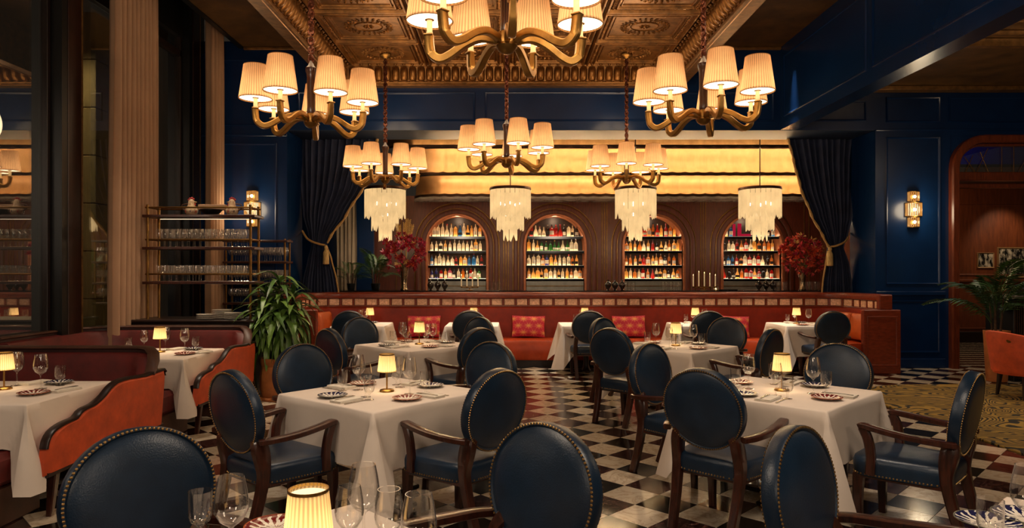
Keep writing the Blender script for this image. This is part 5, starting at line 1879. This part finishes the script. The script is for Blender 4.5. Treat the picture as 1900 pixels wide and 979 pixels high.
candelabrum(872, 4, 'brass candle holder with four slim candles before the leftmost niche')
candelabrum(1304, 5, 'brass candle holder with five slim candles between the third and rightmost niches')
tag(MB().box(-.17, .17, -.1, .1, 0, .02, .005).build('tray', 'black_gloss', None, (barx(1345), 12.6, BT)), 'flat black tray on the bar between candles and rightmost niche', 'tray')
tv = thing('votive', 'little square glass votive lantern on the bar beside the five candles', 'candle holder', (barx(1327), 12.66, BT))
MB().box(-.04, .04, -.04, .04, .01, .09, .003).build('glass_box', 'clear_glass', tv, smooth=0)
MB().box(-.045, .045, -.045, .045, 0, .01).box(-.045, .045, -.045, .045, .09, .097).build('frame', 'old_brass', tv, smooth=0)
MB().lathe([(.0, .012), (.012, .02), (.0, .05)], 8).build('flame', 'flame', tv)


# flower arrangements
def bloom_mesh(m, seed):
    rr = random.Random(seed)
    mb = MB()
    for k in range(9):
        a = 2 * PI * k / 9 + rr.random() * .4
        el = rr.uniform(.2, 1.2)
        d = Vector((cos(a) * cos(el), sin(a) * cos(el), sin(el)))
        s_ = d.cross(Vector((0, 0, 1))).normalized()
        l = rr.uniform(.06, .09)
        u_ = s_.cross(d)
        mb.add([(0, 0, 0), d * l * .5 + s_ * .018 + u_ * .006, d * l, d * l * .5 - s_ * .018 + u_ * .006, d * l * .5 - u_ * .004], [(0, 1, 4), (1, 2, 4), (2, 3, 4), (3, 0, 4)])
    return mb.mesh('bloom', m, 0)


BL = [bloom_mesh(m, k) for k, m in enumerate(('petal_red', 'petal_orange', 'petal_pink', 'petal_red', 'petal_cream'))]


def flowers(x, y, label, vase_m, vase_h, sx, sz, weights, seed, plume):
    rr = random.Random(seed)
    t = thing('flower_arrangement', label, 'flowers', (x, y, BT))
    MB().lathe([(.065, 0), (.07, .01), (.05, .05), (.055, vase_h * .5), (.075, vase_h), (.068, vase_h), (.048, vase_h * .5), (.04, .06), (.0, .05)], 20).build('vase', vase_m, t)
    stm = MB()
    cz = vase_h + .28
    for k in range(14):
        a = 2 * PI * k / 14
        stm.tube(bez([(0, 0, .1), (.03 * cos(a), .03 * sin(a), vase_h), (.2 * cos(a), .15 * sin(a), cz)], 3), .004, 5)
    stuff(stm.build('stems', 'leaf_dark', t))
    for k in range(150):
        while True:
            p = Vector((rr.uniform(-1, 1), rr.uniform(-1, 1), rr.uniform(-1, 1)))
            if .45 < p.length < 1.0:
                break
        q = rr.random()
        me = BL[next(i for i, c in enumerate(weights) if q <= c)]
        d = p.normalized()
        o = link('bloom', me, t, (p.x * sx, p.y * .28, cz + p.z * sz), rot=d.to_track_quat('Z', 'Y').to_euler(), scale=[rr.uniform(.8, 1.35)] * 3)
    for k in range(plume):
        a = rr.uniform(-.5, .6)
        b = (sin(a) * .22, rr.uniform(-.1, .1), cz + sz * .5)
        e = (sin(a) * .34, rr.uniform(-.1, .1), cz + sz + rr.uniform(.12, .28))
        mb = MB()
        mb.tube([b, e], [.006, .002], 5)
        for q in range(9):
            c = Vector(b).lerp(Vector(e), .3 + .7 * q / 9)
            for s_ in (-1, 1):
                mb.add([c, c + Vector((s_ * .03, .005, .04)), c + Vector((s_ * .012, -.005, .05))], [(0, 1, 2)])
        mb.build('plume', 'petal_cream', t)
    return t


flowers(barx(750), 12.7, 'big red flower arrangement in a silver vase at the left end of the bar', 'mercury_glass', .42, .40, .33, (.45, .6, .88, .95, 1), 4, 7)
flowers(barx(1489), 12.7, 'big orange and red flower arrangement at the right end of the bar', 'mercury_glass', .36, .40, .36, (.3, .75, .8, .93, 1), 9, 0)

# ------------------------------------------------------------------ bottles
def bottle_prof(kind):
    return {0: [(.03, 0), (.034, .005), (.034, .15), (.028, .18), (.012, .205), (.011, .265)],
            1: [(.038, 0), (.042, .005), (.042, .12), (.036, .145), (.014, .165), (.013, .215)],
            2: [(.028, 0), (.031, .005), (.031, .19), (.014, .215), (.012, .285)],
            3: [(.036, 0), (.042, .01), (.044, .06), (.03, .11), (.014, .15), (.013, .225)],
            4: [(.034, 0), (.036, .004), (.036, .16), (.02, .175), (.013, .18), (.013, .21)]}[kind]


CAPS = ['dark_wood', 'brass', 'black', 'comb_red', 'steel']
_bm = {}


def bottle_mesh(kind, col):
    if (kind, col) not in _bm:
        _bm[(kind, col)] = MB().lathe(bottle_prof(kind), 12).mesh('liquor_bottle', 'bottle_' + col, 40)
    return _bm[(kind, col)]


def cap_mesh(kind, c):
    if ('c', kind, c) not in _bm:
        r, z = bottle_prof(kind)[-1]
        _bm[('c', kind, c)] = MB().lathe([(r + .002, z - .012), (r + .003, z + .012), (0, z + .014)], 10).mesh('cap', CAPS[c], 40)
    return _bm[('c', kind, c)]


def lab_mesh(kind, m):
    if ('l', kind, m) not in _bm:
        r = max(p[0] for p in bottle_prof(kind)) + .0008
        z0, z1 = (.035, .11) if kind != 3 else (.03, .075)
        _bm[('l', kind, m)] = MB().lathe([(r, z0), (r, z1)], 12, None, -PI * .88, -PI * .12).mesh('paper_label', m, 60)
    return _bm[('l', kind, m)]


ML = {0: ['clear', 'clear', 'blue', 'clear', 'honey', 'green', 'red', 'dark', 'pink', 'clear', 'indigo'], 1: ['clear', 'honey', 'green', 'clear', 'honey', 'red', 'clear', 'indigo', 'amber'],
      2: ['amber', 'honey', 'amber', 'dark', 'red', 'amber', 'clear', 'honey'], 3: ['dark', 'amber', 'honey', 'red', 'clear', 'amber', 'blue', 'dark']}
CW = {'clear': 'clear', 'blue': 'light blue', 'honey': 'pale gold', 'green': 'green', 'red': 'red', 'dark': 'dark brown', 'pink': 'pink', 'indigo': 'deep blue', 'amber': 'amber'}
rb = random.Random(11)
NW = ['leftmost', 'second', 'third', 'rightmost']
for n_, xc in enumerate(ARC):
    for q, z in enumerate(SHZ):
        hw = AR - .05 if z < SPZ else .50
        sn = ['lowest', 'second lowest', 'second highest', 'top'][q]
        pal = ML[n_]
        if n_ == 0:
            pal = [['green', 'dark', 'red', 'clear', 'amber', 'honey', 'pink', 'indigo'], ['blue', 'clear', 'red', 'green', 'clear', 'honey', 'clear'], ['clear', 'honey', 'clear', 'clear'], ['clear', 'clear', 'blue', 'honey', 'clear']][q]
        if n_ == 1:
            pal = [['clear', 'honey', 'clear', 'honey', 'amber'], ['honey', 'clear', 'clear', 'amber', 'indigo'], ['green', 'green', 'clear', 'clear', 'honey'], ['clear', 'honey', 'red', 'dark', 'clear']][q]
        x = xc - hw + .02
        nb_ = 0
        while x < xc + hw - .02:
            kd = rb.choice([0, 0, 1, 2, 3, 4])
            if n_ == 3 and q == 3 and xc - .32 < x < xc + .05:
                x += .05
                continue
            col = rb.choice(pal)
            y = BY + .14 + rb.uniform(-.02, .05)
            b = link('liquor_bottle', bottle_mesh(kd, col), None, (x, y, z), rb.uniform(-.4, .4))
            hgt = bottle_prof(kd)[-1][1]
            s_ = min(1.12, rb.uniform(.19, .236) / hgt) if q < 3 else min(1.1, rb.uniform(.2, .3) / hgt)
            b.scale = (max(s_, .92), max(s_, .92), s_)
            nb_ += 1
            tag(b, '%s bottle, %s from left on the %s shelf, %s bar niche' % (CW[col], ORDN[nb_ - 1], sn, NW[n_]), 'bottle', '%s bottles on the %s shelf, %s niche' % (CW[col], sn, NW[n_]))
            link('cap', cap_mesh(kd, rb.randrange(5)), b)
            if rb.random() < .75:
                link('paper_label', lab_mesh(kd, rb.choice(['label_paper', 'label_paper', 'label_paper', 'black', 'napkin'])), b)
            x += rb.uniform(.078, .098)
# red letter sign standing among the bottles of the rightmost niche
ls = thing('letter_sign', 'glowing red letter L standing on the top shelf of the rightmost niche', 'sign', (ARC[3] - .16, BY + .15, SHZ[3]))
MB().box(-.09, -.02, -.02, .02, 0, .27, .004).box(-.02, .17, -.02, .02, 0, .055, .004).build('letter', 'sign_red', ls)
MB().box(-.19, -.14, -.02, .02, 0, .26, .004).build('letter', 'sign_red', ls)


# ------------------------------------------------------------------ plants
def strap_leaf(L, W, droop, m, seed):
    """arching strap leaf, growing along +x"""
    mb = MB()
    rows = 8
    vs = []
    for k in range(rows + 1):
        t = k / rows
        x = L * (t - .18 * t * t)
        z = L * (.42 * t - droop * t * t)
        wd = W * (sin(PI * min(1, t * .85 + .12)) ** .8) * (1 - .15 * t) if t < 1 else .002
        vs.append([(x, -wd, z + .25 * wd), (x, 0, z - .15 * wd), (x, wd, z + .25 * wd)])
    mb.rings(vs, False, False, False)
    return mb.mesh('leaf', m, 60)


SL = [strap_leaf(.44, .040, .95, 'leaf_dark', 1), strap_leaf(.38, .044, 1.15, 'leaf_light', 2), strap_leaf(.52, .038, 1.3, 'leaf_dark', 3), strap_leaf(.34, .042, .8, 'leaf_light', 4)]


def dracaena(x, y, label):
    rr = random.Random(21)
    t = thing('potted_plant', label, 'plant', (x, y, 0))
    MB().lathe([(.15, 0), (.2, .02), (.235, .16), (.235, .3), (.215, .42), (.235, .46), (.24, .52), (.21, .52), (.2, .45), (.0, .44)], 28).build('pot', 'terracotta', t)
    MB().lathe([(.24, 0), (.26, .03), (.25, .045), (.16, .03)], 28).build('saucer', 'terracotta', t)
    MB().lathe([(.205, .44), (.12, .47), (.0, .475)], 20).build('soil', 'soil', t)
    n = 0
    for q, (sx, sy, h) in enumerate(((0, 0, 1.46), (.13, .05, 1.3), (-.15, .03, 1.34), (.03, -.1, 1.14), (-.1, -.06, 1.04), (.15, -.04, 1.1), (-.2, 0, 1.12))):
        MB().tube(bez([(sx * .5, sy * .5, .45), (sx * .9, sy * .9, .8), (sx * 1.2, sy * 1.2, h)], 4), [.022 - .008 * k / 8 for k in range(9)], 8).build('cane', 'bark', t)
        m = 42 if q < 3 else 36
        for k in range(m):
            a = k * 2.4 + q
            v = k / m
            z = h - .42 * (1 - v) + .03
            el = rad(-30 + 75 * v ** 1.6)
            o = link('leaf', SL[rr.randrange(4)], t, (sx * 1.2 + .01 * cos(a), sy * 1.2 + .01 * sin(a), z), scale=[rr.uniform(.7, 1.0)] * 3)
            o.rotation_euler = (Matrix.Rotation(a, 3, 'Z') @ Matrix.Rotation(-el, 3, 'Y')).to_euler()
    return t


dracaena(-2.86, 8.75, 'tall leafy dracaena in a round terracotta pot at the end of the booths')


def frond_mesh(L, m, seed):
    rr = random.Random(seed)
    mb = MB()
    pts = [Vector((L * (t - .12 * t * t), 0, L * (.5 * t - .75 * t * t))) for t in [k / 14 for k in range(15)]]
    mb.tube(pts, [.008 - .006 * k / 14 for k in range(15)], 5)
    for k in range(4, 30):
        t = k / 30
        q = t * 14
        i = min(13, int(q))
        c = pts[i].lerp(pts[i + 1], q - i)
        l = L * .30 * sin(PI * (.15 + .8 * t))
        for s_ in (-1, 1):
            d = Vector((.55, s_ * .8, -.18 + rr.uniform(-.1, .1))).normalized()
            w_ = Vector((.8, -s_ * .5, 0)).normalized() * .011
            mb.add([c - w_ * .5, c + d * l * .5 + w_ - Vector((0, 0, .02 * l)), c + d * l + Vector((0, 0, -.25 * l)), c + d * l * .5 - w_], [(0, 1, 2, 3)])
    return mb.mesh('frond', m, 0)


FR = [frond_mesh(.85, 'palm_leaf', 1), frond_mesh(.7, 'palm_leaf', 2), frond_mesh(.95, 'leaf_dark', 3)]


def palm(x, y, z, label, n, pot_h, pot_r, pot_m, sc, seed):
    rr = random.Random(seed)
    t = thing('potted_palm', label, 'plant', (x, y, z))
    MB().lathe([(pot_r * .7, 0), (pot_r * .78, .01), (pot_r, pot_h), (pot_r * .9, pot_h), (pot_r * .85, pot_h - .06), (.0, pot_h - .06)], 24).build('pot', pot_m, t)
    for k in range(5):
        a = k * 1.3
        MB().tube([(.05 * cos(a), .05 * sin(a), pot_h - .07), (.09 * cos(a), .09 * sin(a), pot_h + .45 * sc)], [.014, .008], 6).build('cane', 'bark', t)
    for k in range(n):
        a = k * 2.4 + rr.random()
        o = link('frond', FR[rr.randrange(3)], t, (.07 * cos(a), .07 * sin(a), pot_h + rr.uniform(.1, .45) * sc), scale=[sc * rr.uniform(.75, 1.1)] * 3)
        o.rotation_euler = (Matrix.Rotation(a, 3, 'Z') @ Matrix.Rotation(-rad(rr.uniform(15, 75)), 3, 'Y')).to_euler()
    return t


palm(7.12, 10.1, 0, 'green palm in an orange pot before the door', 22, .74, .17, 'terracotta', 1.05, 3)
palm(-2.85, 12.75, 1.257, 'small dark fern at the far left of the bar, behind the curtain', 12, .12, .08, 'black', .42, 5)
palm(-2.42, 12.85, 1.257, 'feathery green plant on the bar between curtain and red flowers', 16, .12, .09, 'black', .62, 8)

# ------------------------------------------------------------------ right side: rug, lounge chair, host stand, pictures
rg = MB()
po = [(4.52, -.2), (8.9, -.2), (8.9, 9.78)] + [(5.75 - 1.25 * sin(a), 8.53 + 1.25 * cos(a)) for a in [PI / 2 * k / 10 for k in range(11)]]
rg.prism(po, 'z', .0005, .012)
tag(rg.build('patterned_rug', 'rug', smooth=0), 'gold and black wood-grain patterned carpet on the right', 'rug')

lc = thing('lounge_chair', 'orange velvet tub chair on the patterned carpet at the right edge', 'chair', (6.58, 8.75, .012))


def tub(u, z):
    # plan arc of the tub back, open towards +x
    return u


arc = [rad(60 + 240 * k / 24) for k in range(25)]
rs = []
for k, a in enumerate(arc):
    q = abs(k - 12) / 12
    h = .84 - .22 * q ** 2
    ci, si = cos(a), sin(a)
    fl = 1 + .0
    rs.append([(.30 * ci, .30 * si, .33), (.40 * ci, .40 * si, .33), (.46 * ci, .46 * si, h - .05), (.455 * ci, .455 * si, h - .01), (.43 * ci, .43 * si, h), (.38 * ci, .38 * si, h - .02), (.33 * ci, .33 * si, .45)])
MB().rings(rs).build('tub_back', 'orange_velvet', lc, smooth=60)
MB().lathe([(.0, .30), (.38, .30), (.39, .33), (.385, .40), (.36, .44), (.0, .455)], 28).build('seat', 'orange_velvet', lc, smooth=50)
for a in (45, 135, 225, 315):
    x, y = .30 * cos(rad(a)), .30 * sin(rad(a))
    MB().tube([(x, y, .32), (x * 1.12, y * 1.12, 0)], [(.028, .028), (.016, .016)], square=True, up=(0, 1, 0)).build('leg', 'dark_wood', lc)
MB().lathe([(.02, -.006), (.034, -.004), (.034, .004), (.02, .006)], 14, Matrix.Translation((-.40, -.20, .74)) @ Matrix.Rotation(rad(90), 4, 'X') @ Matrix.Rotation(rad(-63), 4, 'Y')).build('handle_ring', 'old_brass', lc)

hs = thing('host_stand', 'dark fluted host stand with a pale marble top behind the palm', 'stand', (7.95, 10.35, 0))
MB().box(-.62, .62, -.3, .3, 0, 1.2, .01).build('cabinet', 'black', hs)
MB().box(-.66, .66, -.34, .34, 1.2, 1.25, .008).build('marble_top', 'marble_top', hs)
fl_ = [MB().lathe([(.012, .05), (.012, 1.18)], 8).mesh('flute', 'dark_bronze', 60)]
for k in range(40):
    link('flute', fl_[0], hs, (-.6 + k * .0308, -.3, 0))
for k, (x0, x1, z0, z1, lb_, fm) in enumerate(((10.55, 10.93, 1.67, 2.02, 'small black and white photograph in a thin gold frame on the lobby wall', .03), (11.0, 11.65, 1.45, 2.14, 'larger black and white photograph in a gold frame on the lobby wall', .045))):
    t = thing('framed_picture', lb_, 'picture', ((x0 + x1) / 2, 15.598, z0))
    w_ = (x1 - x0) / 2
    frame_ring(MB(), -w_, w_, 0, z1 - z0, 0, fm, .03).build('frame', 'gold_leaf', t)
    MB().box(-w_ + fm * .8, w_ - fm * .8, -.01, -.005, fm * .8, z1 - z0 - fm * .8).build('photograph', 'old_photograph', t, smooth=0)
light('picture_light', 'SPOT', (11.1, 14.6, 3.3), 60, (1, .75, .5), .05, rot=(rad(40), 0, 0), angle=70, blend=.8)
